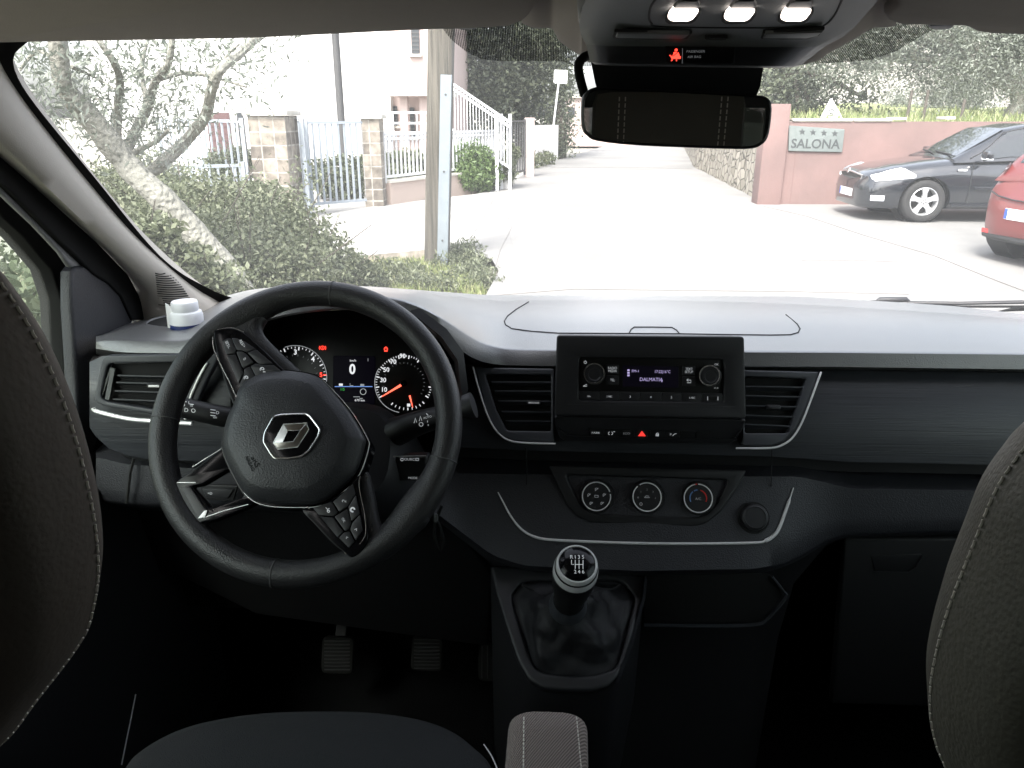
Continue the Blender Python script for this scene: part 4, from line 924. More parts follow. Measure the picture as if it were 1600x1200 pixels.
# sun visors
vn = Vector((0, -.16, -1)).normalized(); VP = PL(PY(400, 62, .83), vn)
s = MB(); s.plate(VP, [(-90,76),(0,69),(400,62),(640,50),(760,46),(800,43),(825,32),(838,12),(842,-20),(842,-90),(-160,-90)], .018, 'headliner', .007, r=.006); v1 = s.build('sun_visor', VAN, 'folded up sun visor above the steering wheel')
s = MB(); s.plate(VP, [(709,44),(713,40),(745,40),(747,44),(735,47),(720,47)], .012, 'dark_plastic', .002, h=-.014); s.build('visor_clip', v1)
VP2 = PL(PY(1550, 50, .83), vn)
s = MB(); s.plate(VP2, [(1412,-90),(1400,8),(1379,26),(1384,34),(1405,41),(1450,42),(1505,43),(1521,51),(1545,55),(1620,57),(1900,60),(2000,-90)], .018, 'headliner', .007, r=.004); v2 = s.build('sun_visor', VAN, 'folded up sun visor on the passenger side')
s = MB(); s.plate(VP2, [(1449,43),(1455,39),(1485,39),(1490,43),(1482,47),(1460,47)], .012, 'dark_plastic', .002, h=-.014); s.build('visor_clip', v2)
# header trim behind the roof console
s = MB(); hb = catmull2([(815,30),(835,38),(860,38),(868,48),(876,60),(905,80),(925,92),(1090,98),(1255,94),(1300,74),(1340,52),(1364,38),(1382,37),(1400,34)], 4)
s.loft([[PY(a, b + 6, Y + .03) if k == 0 else PY(a, b - d, Y) for a, b in hb] for k, (d, Y) in enumerate(((0, .845), (0, .845), (8, .83), (30, .78), (60, .72), (120, .60)))], 'headliner'); s.loft([[PY(a, b - 120, .60) for a, b in hb], [PY(a, b - 120, .60) + Vector((0, -.03, .05)) for a, b in hb]], 'headliner'); s.build('header_trim', VAN, angle=70)
# roof console
rws = []
for xs_, ys_, Y in (((930, 1242), (103, 107), .64), ((922, 1252), (99, 104), .600), ((916, 1290), (72, 74), .590), ((908, 1318), (57, 60), .575), ((905, 1336), (44, 44), .55), ((910, 1366), (12, 10), .48), ((940, 1400), (-30, -34), .40), ((990, 1440), (-90, -90), .33)):
    row = []
    for t in np.linspace(0, 1, 25):
        b = (2 * t - 1) ** 2; ex = (2 * t - 1) ** 8
        row.append(PY(xs_[0] * (1 - t) + xs_[1] * t, ys_[0] * (1 - t) + ys_[1] * t - 2.5 * ex, Y + .015 * b + .02 * ex))
    rws.append([row[0] + Vector((.0, .14, .05))] + row + [row[-1] + Vector((.0, .14, .05))])
rws = [[p + Vector((0, .12, .06)) for p in rws[0]]] + rws + [[p + Vector((0, -.05, .03)) for p in rws[-1]], [Vector((p.x, p.y - .08, 1.735)) for p in rws[-1]]]
OC = empty('roof_console', PY(1110, 50, .57), parent=VAN, label='grey roof console with three lit reading lamps and a red seat belt sign')
s = MB(); s.loft(rws[:4], 'button_black'); s.loft(rws[3:], 'grey_plastic'); s.build('console_body', OC, angle=50)
obv = BVHTree.FromPolygons([Vector(v) for v in s.v], s.f)
def on_con(px, py, off=.0006):
    d = ray(px, py).normalized(); h = obv.ray_cast(EYE, d); return (h[0] if h[0] is not None else PY(px, py, .5)) - d * off
s = MB(); s.tube([on_con(a, b) for a, b in catmull2([(1030,-8),(1018,8),(1014,26),(1018,36),(1032,41),(1150,43),(1270,42),(1290,38),(1305,22),(1318,-6)])], .0007, 'seam', 6); s.build('panel_seam', OC)
lp = PL(on_con(1155, 25), (on_con(1100, 25) - on_con(1155, 25)).cross(on_con(1155, 10) - on_con(1155, 38)))
if lp.n.dot(EYE - lp.o) < 0: lp = PL(lp.o, -lp.n)
for x in (1067, 1155, 1243):
    q = PL(on_con(x, 26, 0), lp.n)
    s = MB(); s.plate(q, [(x - 28,34),(x - 27,27),(x - 18,16),(x + 26,16),(x + 28,22),(x + 20,33),(x + 12,38),(x - 22,38)], .002, 'seam', .0004, h=.0016, r=.002)
    s.plate(q, [(x - 24,31),(x - 22,26),(x - 15,19),(x + 22,19),(x + 24,22),(x + 17,31),(x + 10,34),(x - 18,34)], .004, 'lamp_lens', .0015, h=.004, r=.002); s.build('reading_lamp', OC)
    s = MB(); s.plate(q, [(x - 16,15),(x - 8,5),(x,2),(x + 24,2),(x + 27,8),(x + 25,15)], .003, 'dark_plastic', .0008, h=.002, r=.001); s.build('lamp_button', OC)
for o_ in ([(960,50),(1072,52),(1081,53),(1073,62),(1068,64),(962,61),(957,60)], [(1192,52),(1288,47),(1280,56),(1262,62),(1188,62)]):
    q = PL(on_con(sum(p[0] for p in o_) / len(o_), 57, 0), lp.n); s = MB(); s.plate(q, o_, .002, 'seam', .0004, h=.0012); c0 = sum(p[0] for p in o_) / len(o_)
    s.plate(q, [(c0 + (a - c0) * .93, 57.5 + (b - 57.5) * .6) for a, b in o_], .003, 'grey_plastic', .0008, h=.0022); s.build('blank_cover', OC)
s = MB(); q = PL(on_con(1118, 61.5, 0), lp.n); s.plate(q, [(1101,60),(1136,60),(1134,63),(1103,63)], .002, 'seam', .0003, h=.001); s.build('microphone_slot', OC)
fpn = (on_con(1040, 85) - on_con(1100, 85)).cross(on_con(1070, 78) - on_con(1070, 96)); q = PL(on_con(1070, 86, 0), fpn)
if q.n.dot(EYE - q.o) < 0: q = PL(q.o, -q.n)
q = q.at(.004)
s = MB(); s.plate(q, [(1040,74),(1148,75),(1147,99),(1041,98)], .001, 'cluster_black', .0002)
s.disc(q, 1056.5, 78, 2.4, 'glow_red', h=.0004, prof=[(1, 0), (.001, .0003)], n=16)
s.plate(q, [(1053,82),(1060,82),(1062,88),(1051,88)], .0006, 'glow_red', 0, h=.0006); s.line(q, [(1046,86),(1052,90),(1061,90),(1062,87)], 1.4, 'glow_red', h=.0004); s.line(q, [(1051,92),(1049,95)], 1.6, 'glow_red', h=.0004); s.line(q, [(1057,92),(1057,95)], 1.6, 'glow_red', h=.0004)
s.plate(q, [(1048,89),(1064,89),(1063,92),(1049,92)], .0006, 'glow_red', 0, h=.0006); s.line(q, [(1061,80),(1052,87)], 1, 'seam', h=.001)
s.text(q, 1087, 80.5, 'PASSENGER', 4.0, 'print_grey', h=.0004, sx=.85); s.text(q, 1085, 89, 'AIR BAG', 4.0, 'print_grey', h=.0004, sx=.85); s.line(q, [(1066.5,75),(1066,99)], .8, 'print_grey', h=.0004); s.build('belt_warning_sign', OC)
# interior mirror
s = MB(); s.loft([[PY(922, 78, .735), PY(1194, 82, .735)], [PY(925, 106, .74), PY(1192, 110, .74)], [PY(930, 130, .755), PY(1188, 135, .755)], [PY(940, 165, .77), PY(1175, 165, .77)]], 'black_plastic')
s.loft([[PY(925, 106, .74), PY(930, 130, .755), PY(940, 165, .77)], [PY(922, 90, .9), PY(930, 115, .92), PY(940, 150, .94)]], 'dark_plastic'); s.loft([[PY(1192, 110, .74), PY(1188, 135, .755), PY(1175, 165, .77)], [PY(1195, 90, .9), PY(1190, 115, .92), PY(1172, 150, .94)]], 'dark_plastic')
s.build('mirror_foot_cover', VAN)
s = MB(); s.tube(catmull([PY(930, 84, .78), PY(912, 90, .755), PY(904, 103, .745), PY(907, 125, .74), PY(914, 150, .74)], 6), .0042, 'rubber', 10); s.build('sensor_cable', VAN)
mc = PY(1058, 183, .72); tocam = (EYE - mc).normalized(); tgt = (Vector((.27, -1.0, 1.54)) - mc).normalized(); mn_ = (tocam + tgt).normalized(); MP = PL(mc, mn_)
MO = [(930,136),(960,137),(1080,142),(1180,148),(1200,152),(1208,163),(1207,190),(1202,215),(1192,227),(1175,233),(1130,233),(1000,228),(935,221),(918,213),(909,200),(908,165),(912,147)]
s = MB(); s.plate(MP, MO, .022, 'black_plastic', .006, smooth=3); MI = s.build('rear_view_mirror', VAN, 'interior mirror showing the seat behind', angle=60)
cx_, cy_ = 1058, 184; MI2 = [(cx_ + (a - cx_) * .965, cy_ + (b - cy_) * .90) for a, b in MO]
s = MB(); s.plate(MP, MI2, .0012, 'mirror_glass', 0, h=.0016, smooth=3); s.build('mirror_pane', MI)

# =====================================================================  SEATS
def pillow(name, parent, pl, outl, m, thick=.12, smooth=6, label=None, stitch=None, back=.9, oh=.42):
    s = MB(); prof = [(.3, -thick), (.6, -thick * .9), (.8, -thick * .72), (.93, -thick * .56), (1.0, -thick * .42), (.997, -thick * .28), (.975, -thick * .14), (.94, -.05 * thick), (.86, 0), (.6, thick * .05), (.25, thick * .07)]
    q = pl; uv = catmull([(*q.at(-thick * oh).uv(*p), 0) for p in outl], smooth, True); c = sum(uv, Vector()) / len(uv); n = len(uv); rows = []
    for sc_, h in prof: rows.append([q.w(*(c + (p - c) * sc_).xy, h) for p in uv])
    s.loft(rows, m, closed=True); s.add(rows[-1], [tuple(range(n))], m); s.add(rows[0], [tuple(range(n))], m)
    o = s.build(name, parent, label, angle=80)
    if stitch:
        s = MB(); tot = 0; L = []; step, ln, sc_, h = stitch
        pts = [q.w(*(c + (p - c) * sc_).xy, h) for p in uv]; pts.append(pts[0]); d = 0; acc = 0
        P = []; cum = [0]
        for i in range(len(pts) - 1): cum.append(cum[-1] + (pts[i + 1] - pts[i]).length)
        def at(x):
            i = max(0, min(int(np.searchsorted(cum, x)) - 1, len(pts) - 2)); t = (x - cum[i]) / max(cum[i + 1] - cum[i], 1e-9); return pts[i].lerp(pts[i + 1], t)
        x = 0
        while x < cum[-1] - step: s.tube([at(x), at(x + ln * .5) + q.n * .0004, at(x + ln)], .0007, 'thread', 5); x += step
        s.build('stitching', parent)
    return o
DS = empty('driver_seat', (-.27, .35, .45), parent=VAN, label='driver seat with dark cloth cushion and brown headrest, seen at the left edge')
hl = wp(PY(60, 850, .25), 0)
pillow('headrest', DS, hl, [(-40,392),(0,432),(62,530),(112,650),(146,780),(157,880),(148,950),(128,1000),(60,1090),(0,1162),(-120,1230),(-420,1260),(-680,1180),(-740,900),(-700,600),(-560,400),(-300,330),(-140,345)], 'seat_leather_dark', .10, stitch=(.0052, .0036, 1.002, -.040))
zc = PL(PZ(480, 1110, .93), (0, 0, 1)); zc = PL((-.25, .4, .93), (0, 0, 1), up=(0, 1, 0))
pillow('cushion', DS, zc, [(165,1225),(205,1175),(280,1135),(380,1114),(480,1108),(600,1111),(690,1128),(748,1160),(785,1212),(840,1420),(900,1900),(-500,1900),(20,1420)], 'seat_cloth', .12, label='dark ribbed cloth seat cushion', oh=.08)
s = MB(); s.tube(catmull([PZ(756, 1163, .922), PZ(769, 1183, .925), PZ(781, 1212, .928)], 5), .0007, 'print_grey', 6); s.build('piping', DS)
s = MB(); s.box((-.30, .09, 1.12), (.48, .12, .50), 'seat_leather_dark', rot=Matrix.Rotation(R(8), 3, 'X'), bev=.04); s.build('backrest', DS)
s = MB(); s.box((-.27, .40, .62), (.44, .44, .34), 'black_plastic', bev=.02); s.build('seat_base', DS)
# armrest: long padded bar, rounded end
ap = PY(856, 1080, .60); s = MB(); rws = []
for k in range(22):
    t = k / 21; y = ap.y - .46 * t; e = min(1, math.sin(min(t * 20, 1) * math.pi / 2)) ** .6
    wd, hh = .0375 * (.86 + .14 * e) * max(e, .25), .034 * max(e, .12); cx = ap.x + .001 - .012 * t; cz = ap.z - .036 - .05 * t
    rws.append([Vector((cx + wd * math.copysign(abs(math.cos(a)) ** .62, math.cos(a)), y, cz + hh * math.copysign(abs(math.sin(a)) ** .62, math.sin(a)))) for a in np.linspace(0, 2 * math.pi, 33)[:-1]])
s.loft(rws, 'armrest_cloth', closed=True, caps=True); AR = s.build('armrest', DS, 'grey twill armrest with two rows of white stitching', angle=70)
abv = BVHTree.FromPolygons([Vector(v) for v in s.v], s.f)
s = MB()
for xa, xb in ((819, 818), (897, 908)):
    y = 1081.0
    while y < 1230:
        pts = []
        for f in (0, .5, 1):
            yy = y + 4.6 * f; d = ray(xa + (xb - xa) * min((yy - 1080) / 120, 1.2) + (3 if yy < 1090 else 0) * (1 if xa > 850 else -1) * -1 * (1090 - yy) / 10, yy).normalized(); h = abv.ray_cast(EYE, d)
            if h[0] is not None: pts.append(h[0] - d * .0003)
        if len(pts) == 3: s.tube(pts, .0007, 'thread', 5)
        y += 6.6
s.build('stitching', DS)
PS = empty('passenger_seat', (.55, .1, .45), parent=VAN, label='passenger seat back in olive grey leather with stitched edge, at the right edge')
hr_ = wp(PY(1500, 1000, .27), 0)
pillow('backrest', PS, hr_, [(1640,648),(1600,690),(1552,760),(1515,850),(1480,940),(1460,1010),(1450,1075),(1455,1140),(1478,1200),(1530,1300),(1680,1400),(2100,1420),(2600,1300),(2800,1000),(2700,760),(2300,620),(1900,590),(1740,600)], 'seat_leather', .14, stitch=(.0056, .0040, 1.002, -.056))
s = MB(); s.box((.62, .06, .90), (.62, .13, .62), 'seat_leather', rot=Matrix.Rotation(R(8), 3, 'X'), bev=.04); s.build('seat_back', PS)
s = MB(); s.box((.62, .36, .80), (.62, .50, .16), 'seat_cloth', bev=.05); s.build('cushion', PS)
s = MB(); s.box((.62, .36, .56), (.56, .40, .30), 'black_plastic', bev=.02); s.build('seat_base', PS)
# rear bench seen in the mirror
RB = empty('rear_seat', (.25, -1.1, .45), parent=VAN, label='dark rear seat with pale double stitching, seen in the mirror')
s = MB(); s.box((.25, -1.12, 1.20), (.46, .14, .84), 'seat_leather', bev=.05); s.box((.86, -1.16, 1.12), (.34, .14, .80), 'seat_leather_dark', bev=.05); s.box((-.40, -1.16, 1.12), (.5, .14, .80), 'seat_cloth', bev=.05); s.build('backrest', RB)
s = MB()
for x in (.10, .118, .40, .418):
    z = .9
    while z < 1.60: s.tube([(x, -1.047, z), (x, -1.0465, z + .012)], .0018, 'thread', 5); z += .018
s.build('stitching', RB)
s = MB(); s.box((.2, -.85, .85), (1.4, .5, .16), 'seat_cloth', bev=.05); s.build('cushion', RB)

# ---- wipers outside the glass
W = empty('wiper', PY(1480, 474, 1.80), parent=VAN, label='black windscreen wiper lying at the foot of the glass')
s = MB(); s.quadbar(PY(1352, 471, 1.80), PY(1372, 470, 1.80), .003, .003, 'rubber'); s.tube([PY(1368, 470.5, 1.80), PY(1374, 468.5, 1.80), PY(1416, 468, 1.79), PY(1420, 471, 1.79)], [.002, .0062, .0064, .004], 'dark_plastic', 10); s.build('blade_cap', W)
s = MB(); s.tube([PY(1416, 473, 1.79), PY(1500, 474, 1.75), PY(1600, 472, 1.70), PY(1700, 472, 1.62)], .0042, 'dark_plastic', 8); s.build('wiper_arm', W)
s = MB(); s.tube([PY(1418, 476, 1.79), PY(1500, 479, 1.75), PY(1600, 479, 1.70), PY(1700, 480, 1.62)], .0028, 'rubber', 6); s.build('wiper_blade', W)
s = MB(); s.tube([PY(1558, 487, 1.62), PY(1585, 483, 1.60), PY(1640, 480, 1.56)], [.001, .0045, .006], 'rubber', 8); s.build('wiper_joint', W)

# =====================================================================  LOOSE THINGS IN THE CAB
c = on_pad(291, 512) + Vector((0, .005, -.005)); k = .00086
BT = empty('pill_bottle', c, 'small white plastic bottle with screw cap standing in the left cup holder', 'bottle')
s = MB(); s.lathe(c, (0, 0, 1), [(.001, 0), (.0235, .0), (.0245, .003), (.0245, .024), (.0225, .029), (.019, .031)], 'bottle_white', 36); s.build('bottle_body', BT)
s = MB(); s.lathe(c, (0, 0, 1), [(.0247, .003), (.0249, .004), (.0249, .011), (.0247, .012)], 'bottle_blue', 36, ); s.build('bottle_label', BT)
s = MB(); s.lathe(c, (0, 0, 1), [(.0188, .030), (.0195, .031), (.0195, .043), (.0180, .0452), (.001, .0455)], 'bottle_white', 48); s.build('bottle_cap', BT)
pp = PY(265, 492, c.y - .012); q = PL(pp, (-.2, -1, .1))
s = MB(); s.plate(q, [(258,474),(269,480),(273,515),(262,512)], .0012, 'paper', .0002); s.build('folded_leaflet', None, 'white folded paper slip standing beside the small white bottle', 'paper')
a = PY(690, 790, .90); KY = empty('key_strap', a, 'short dark strap hanging from the ignition behind the steering wheel', 'key strap')
s = MB(); s.tube(catmull([a, PY(681, 815, .895), PY(679, 838, .89), PY(688, 860, .89), PY(693, 845, .892), PY(684, 815, .895)], 6), .0022, 'rubber', 8); s.build('strap', KY); s = MB(); s.rect(wp(PY(681, 812, .893), 5), 681, 810, 6, 12, .004, 'grey_plastic', r=.001); s.build('strap_clip', KY)
# =====================================================================  OUTSIDE
mat('concrete', (.215, .21, .20), .85, noise=(.35, 1.0, (.15, .148, .14)), bump=(30, .3, .004))
mat('concrete_pale', (.30, .295, .28), .85, noise=(.9, .9, (.22, .215, .20)), bump=(25, .3, .004))
mat('soil', (.20, .17, .12), .95, noise=(5, .8, (.10, .11, .05)), bump=(20, .8, .02))
mat('meadow_ground', (.13, .17, .055), .95, noise=(3, .9, (.22, .22, .10)))
mat('dry_ground', (.27, .25, .215), .95, noise=(.5, .8, (.20, .195, .16)))
mat('joint', (.16, .15, .14), .9)
mat('plaster_white', (.58, .57, .555), .85, noise=(.8, .4, (.50, .49, .475)))
mat('plaster_pink', (.45, .36, .33), .85, noise=(1.5, .5, (.40, .32, .295)))
mat('wall_pink', (.185, .116, .105), .85, noise=(1.1, .9, (.135, .090, .082)), bump=(25, .4, .004))
mat('render_pale', (.36, .29, .25), .85, noise=(2, .7, (.36, .29, .25)), bump=(30, .4, .004))
mat('coping', (.50, .48, .43), .85, noise=(4, .8, (.34, .32, .28)))
mat('fence_grey', (.26, .29, .32), .45)
mat('fence_white', (.50, .51, .52), .45)
mat('galvanised', (.20, .23, .25), .5, .2, noise=(5, .6, (.15, .175, .19)))
mat('dark_steel', (.05, .05, .05), .6)
mat('shutter_brown', (.07, .035, .035), .7)
mat('window_dark', (.03, .035, .04), .15)
mat('plaque_metal', (.12, .14, .133), .6, .2, noise=(6, .7, (.16, .18, .17)))
mat('plaque_letter', (.035, .04, .04), .6)
mat('sign_white', (.70, .71, .72), .45)
mat('car_black', (.008, .010, .014), .18, coat=1, noise=(300, .2, (.03, .03, .03)))
mat('car_red', (.125, .020, .018), .35, coat=.5)
mat('car_glass', (.010, .014, .016), .04, coat=1)
mat('car_trim', (.012, .012, .012), .6)
mat('alloy', (.55, .56, .57), .35, .6)
mat('tyre', (.018, .018, .018), .85)
mat('lamp_clear', (.75, .77, .80), .12, coat=1)
mat('lamp_red', (.40, .02, .02), .15, coat=1)
mat('plate_white', (.75, .75, .76), .4)
mat('plate_blue', (.03, .08, .40), .4)
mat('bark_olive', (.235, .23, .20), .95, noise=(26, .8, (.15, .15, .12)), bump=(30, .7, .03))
mat('bark_dark', (.09, .075, .06), .95, noise=(6, .8, (.05, .045, .04)), bump=(14, .8, .02))
leafmat('leaf_bush', (.062, .076, .040), (.110, .128, .072), (.19, .205, .13))
leafmat('leaf_olive', (.125, .145, .11), (.18, .20, .165), (.25, .27, .23))
leafmat('leaf_dark', (.055, .067, .044), (.090, .107, .070), (.155, .175, .11))
leafmat('leaf_bright', (.06, .10, .03), (.10, .155, .05), (.16, .22, .09))
leafmat('leaf_grass', (.12, .16, .05), (.20, .24, .09), (.33, .33, .18))
def brickmat(name, c1, c2, mortar, sx, sy, off=.5):
    m = bpy.data.materials.new(name); m.use_nodes = True; t = m.node_tree; L = t.links; b = t.nodes['Principled BSDF']; b.inputs['Roughness'].default_value = .9
    tc = t.nodes.new('ShaderNodeTexCoord'); sp = t.nodes.new('ShaderNodeSeparateXYZ'); L.new(tc.outputs['Object'], sp.inputs[0])
    ad = t.nodes.new('ShaderNodeMath'); ad.operation = 'ADD'; L.new(sp.outputs[0], ad.inputs[0]); L.new(sp.outputs[1], ad.inputs[1])
    cb = t.nodes.new('ShaderNodeCombineXYZ'); L.new(ad.outputs[0], cb.inputs[0]); L.new(sp.outputs[2], cb.inputs[1])
    br = t.nodes.new('ShaderNodeTexBrick'); br.offset = off; br.inputs['Scale'].default_value = 1; br.inputs['Brick Width'].default_value = sx; br.inputs['Row Height'].default_value = sy; br.inputs['Mortar Size'].default_value = .012
    br.inputs['Color1'].default_value = (*c1, 1); br.inputs['Color2'].default_value = (*c2, 1); br.inputs['Mortar'].default_value = (*mortar, 1); L.new(cb.outputs[0], br.inputs[0])
    n = t.nodes.new('ShaderNodeTexNoise'); n.inputs['Scale'].default_value = 7; n.inputs['Detail'].default_value = 6; L.new(tc.outputs['Object'], n.inputs[0])
    r = t.nodes.new('ShaderNodeMapRange'); r.inputs[1].default_value = .3; r.inputs[2].default_value = .7; r.inputs[3].default_value = .5; r.inputs[4].default_value = 1.25; L.new(n.outputs[0], r.inputs[0])
    x = t.nodes.new('ShaderNodeMix'); x.data_type = 'RGBA'; x.blend_type = 'MULTIPLY'; x.inputs[0].default_value = 1; L.new(br.outputs[0], x.inputs[6]); L.new(r.outputs[0], x.inputs[7]); L.new(x.outputs[2], b.inputs['Base Color'])
    bp = t.nodes.new('ShaderNodeBump'); bp.inputs['Distance'].default_value = .02; L.new(br.outputs[1], bp.inputs['Height']); bp.invert = True; L.new(bp.outputs[0], b.inputs['Normal']); MATS[name] = m
brickmat('block_stone', (.26, .23, .19), (.11, .095, .08), (.33, .31, .27), .21, .20, 0)
brickmat('block_low', (.40, .36, .30), (.30, .26, .21), (.34, .31, .26), .35, .15)
def rubble():
    m = bpy.data.materials.new('rubble_stone'); m.use_nodes = True; t = m.node_tree; L = t.links; b = t.nodes['Principled BSDF']; b.inputs['Roughness'].default_value = .9
    tc = t.nodes.new('ShaderNodeTexCoord'); mp = t.nodes.new('ShaderNodeMapping'); mp.inputs['Scale'].default_value = (1, 1, 1.5); L.new(tc.outputs['Object'], mp.inputs[0])
    v = t.nodes.new('ShaderNodeTexVoronoi'); v.feature = 'DISTANCE_TO_EDGE'; v.inputs['Scale'].default_value = 3.4; L.new(mp.outputs[0], v.inputs[0])
    v2 = t.nodes.new('ShaderNodeTexVoronoi'); v2.inputs['Scale'].default_value = 3.4; L.new(mp.outputs[0], v2.inputs[0])
    cr = t.nodes.new('ShaderNodeValToRGB'); cr.color_ramp.elements[0].color = (.05, .045, .035, 1); cr.color_ramp.elements[1].color = (.34, .32, .28, 1); cr.color_ramp.elements[1].position = .09; L.new(v.outputs[0], cr.inputs[0])
    c2 = t.nodes.new('ShaderNodeValToRGB'); c2.color_ramp.elements[0].color = (.6, .58, .52, 1); c2.color_ramp.elements[1].color = (1, .98, .93, 1); sp = t.nodes.new('ShaderNodeSeparateColor'); L.new(v2.outputs['Color'], sp.inputs[0]); L.new(sp.outputs[0], c2.inputs[0])
    x = t.nodes.new('ShaderNodeMix'); x.data_type = 'RGBA'; x.blend_type = 'MULTIPLY'; x.inputs[0].default_value = 1; L.new(cr.outputs[0], x.inputs[6]); L.new(c2.outputs[0], x.inputs[7]); L.new(x.outputs[2], b.inputs['Base Color'])
    bp = t.nodes.new('ShaderNodeBump'); bp.inputs['Distance'].default_value = .06; L.new(cr.outputs[0], bp.inputs['Height']); L.new(bp.outputs[0], b.inputs['Normal']); MATS['rubble_stone'] = m
rubble()
def woodmat():
    m = bpy.data.materials.new('pole_wood'); m.use_nodes = True; t = m.node_tree; L = t.links; b = t.nodes['Principled BSDF']; b.inputs['Roughness'].default_value = .9
    tc = t.nodes.new('ShaderNodeTexCoord'); mp = t.nodes.new('ShaderNodeMapping'); mp.inputs['Scale'].default_value = (22, 22, .7); L.new(tc.outputs['Object'], mp.inputs[0])
    n = t.nodes.new('ShaderNodeTexNoise'); n.inputs['Scale'].default_value = 1.6; n.inputs['Detail'].default_value = 8; L.new(mp.outputs[0], n.inputs[0])
    cr = t.nodes.new('ShaderNodeValToRGB'); cr.color_ramp.elements[0].position = .32; cr.color_ramp.elements[1].position = .68; cr.color_ramp.elements[0].color = (.04, .037, .03, 1); cr.color_ramp.elements[1].color = (.115, .105, .085, 1); L.new(n.outputs[0], cr.inputs[0]); L.new(cr.outputs[0], b.inputs['Base Color'])
    bp = t.nodes.new('ShaderNodeBump'); bp.inputs['Distance'].default_value = .01; L.new(n.outputs[0], bp.inputs['Height']); L.new(bp.outputs[0], b.inputs['Normal']); MATS['pole_wood'] = m
woodmat()
def sheet(name, pts, z, m, kind='structure'):
    s = MB(); s.add([(p[0], p[1], z) for p in pts], [tuple(range(len(pts)))], m); return s.build(name, None, kind=kind, origin=(pts[0][0], pts[0][1], z))
def Z(px, py, z=0): p = PZ(px, py, z); return (p.x, p.y)
# ---- ground
sheet('ground', [(-250, -60), (250, -60), (250, 400), (-250, 400)], -.16, 'dry_ground')
sheet('road', [(-.75, -30), (40, -30), (40, 14.9), (4.15, 15.05), (4.75, 26), (7.6, 46), (3.6, 46), (-.2, 27), (-1.05, 18.2), (-2.6, 13), (-.95, 9.45), (-.62, 8.9), (-.5, 8.2), (-.55, 7), (-.75, 5)], 0, 'concrete')
dv = [Z(520, 405), Z(665, 391), Z(715, 392), Z(735, 372), Z(756, 340), Z(775, 300), Z(600, 320), Z(470, 342)]
s = MB(); s.loft([[(p[0], p[1], -.14) for p in dv], [(p[0], p[1], .007) for p in dv]], 'block_low', closed=True); s.add([(p[0], p[1], .007) for p in dv], [tuple(range(len(dv)))], 'concrete_pale'); s.build('driveway', kind='structure', angle=30)
sheet('yard', [(-14, 12), (-3.9, 12.2), (-3.1, 14.6), (-1.1, 18.1), (-.3, 27), (-1, 40), (-14, 40)], -.05, 'concrete_pale')
# expansion joints and cracks in the road
s = MB()
def crack(pts, wd=.012):
    P = [Vector((*Z(*p), .004)) for p in pts]
    for a, b in zip(P[:-1], P[1:]): s.quadbar(a, b, wd, .004, 'joint')
crack([(770,462),(900,452),(1050,454),(1240,456),(1420,460)], .014); crack([(1190,322),(1260,338),(1350,368),(1460,400),(1560,440),(1640,470)], .012); crack([(1252,408),(1330,407),(1410,410)], .008); crack([(835,262),(900,262),(1000,262),(1082,264)], .03)
crack([(790,330),(800,355),(782,390),(770,430)], .006)
s.build('road_joints', kind='structure')
sheet('verge', [Z(300, 480), (-6, 4), (-9, 8), Z(380, 400), Z(540, 405), Z(668, 394), Z(716, 395), Z(742, 420), Z(765, 462), (-.75, 5), (-1.6, 4)], -.10, 'soil')
# meadow bank and hillside behind the pink wall
s = MB(); xs_ = np.linspace(4.6, 60, 24); ysl = [15.3, 17, 20, 24, 30, 40, 60, 100, 180]; zsl = [1.28, 1.34, 1.45, 1.62, 1.9, 2.4, 5.0, 13, 30]
xo = lambda y: np.interp(y, [15, 26, 46, 180], [.2, .85, 3.7, 3.7])
s.loft([[Vector((x + xo(y), y, z + .12 * math.sin(x * .9 + y) * min(1, y / 30))) for x in xs_] for y, z in zip(ysl[:5], zsl[:5])], 'meadow_ground'); s.loft([[Vector((x + xo(y), y, z + .12 * math.sin(x * .9 + y))) for x in xs_] for y, z in zip(ysl[4:], zsl[4:])], 'dry_ground')
s.loft([[Vector((4.6 + xo(y), y, -.2)) for y in ysl[:5]], [Vector((4.6 + xo(y), y, z)) for y, z in zip(ysl[:5], zsl[:5])]], 'rubble_stone')
s.build('hillside', kind='structure')

# ---- foliage helpers
def blob(c, r, n, shell=.45):
    d = RNG.normal(size=(n, 3)); d /= np.linalg.norm(d, axis=1)[:, None]
    rad = (1 - shell * RNG.random(n) ** 1.5); lump = 1 + .18 * np.sin(d[:, 0] * 7 + c[0] * 3) * np.sin(d[:, 1] * 6 + c[1]) + .12 * np.sin(d[:, 2] * 9 + c[2] * 5)
    return np.array(c) + d * (np.array(r) if hasattr(r, '__len__') else r) * (rad * lump)[:, None]
def clumps(c, r, nc, per, cr_):
    """clumps of leaves spread through a crown"""
    q = blob(c, r, nc, .75); return np.concatenate([p + RNG.normal(size=(per, 3)) * cr_ * RNG.uniform(.6, 1.3) for p in q])
def limb(s, pts, r0, r1, m='bark_olive', n=9):
    P = catmull(pts, 9); L = len(P); R0 = r0
    P = [p + Vector((mn.noise(p * 3), mn.noise(p * 3 + Vector((5, 0, 0))), 0)) * r0 * .4 for p in P]
    s.tube(P, [(r0 + (r1 - r0) * i / (L - 1)) * (1 + .16 * mn.noise(p * 4.5) + .08 * mn.noise(p * 13)) for i, p in enumerate(P)], m, n)
    return P
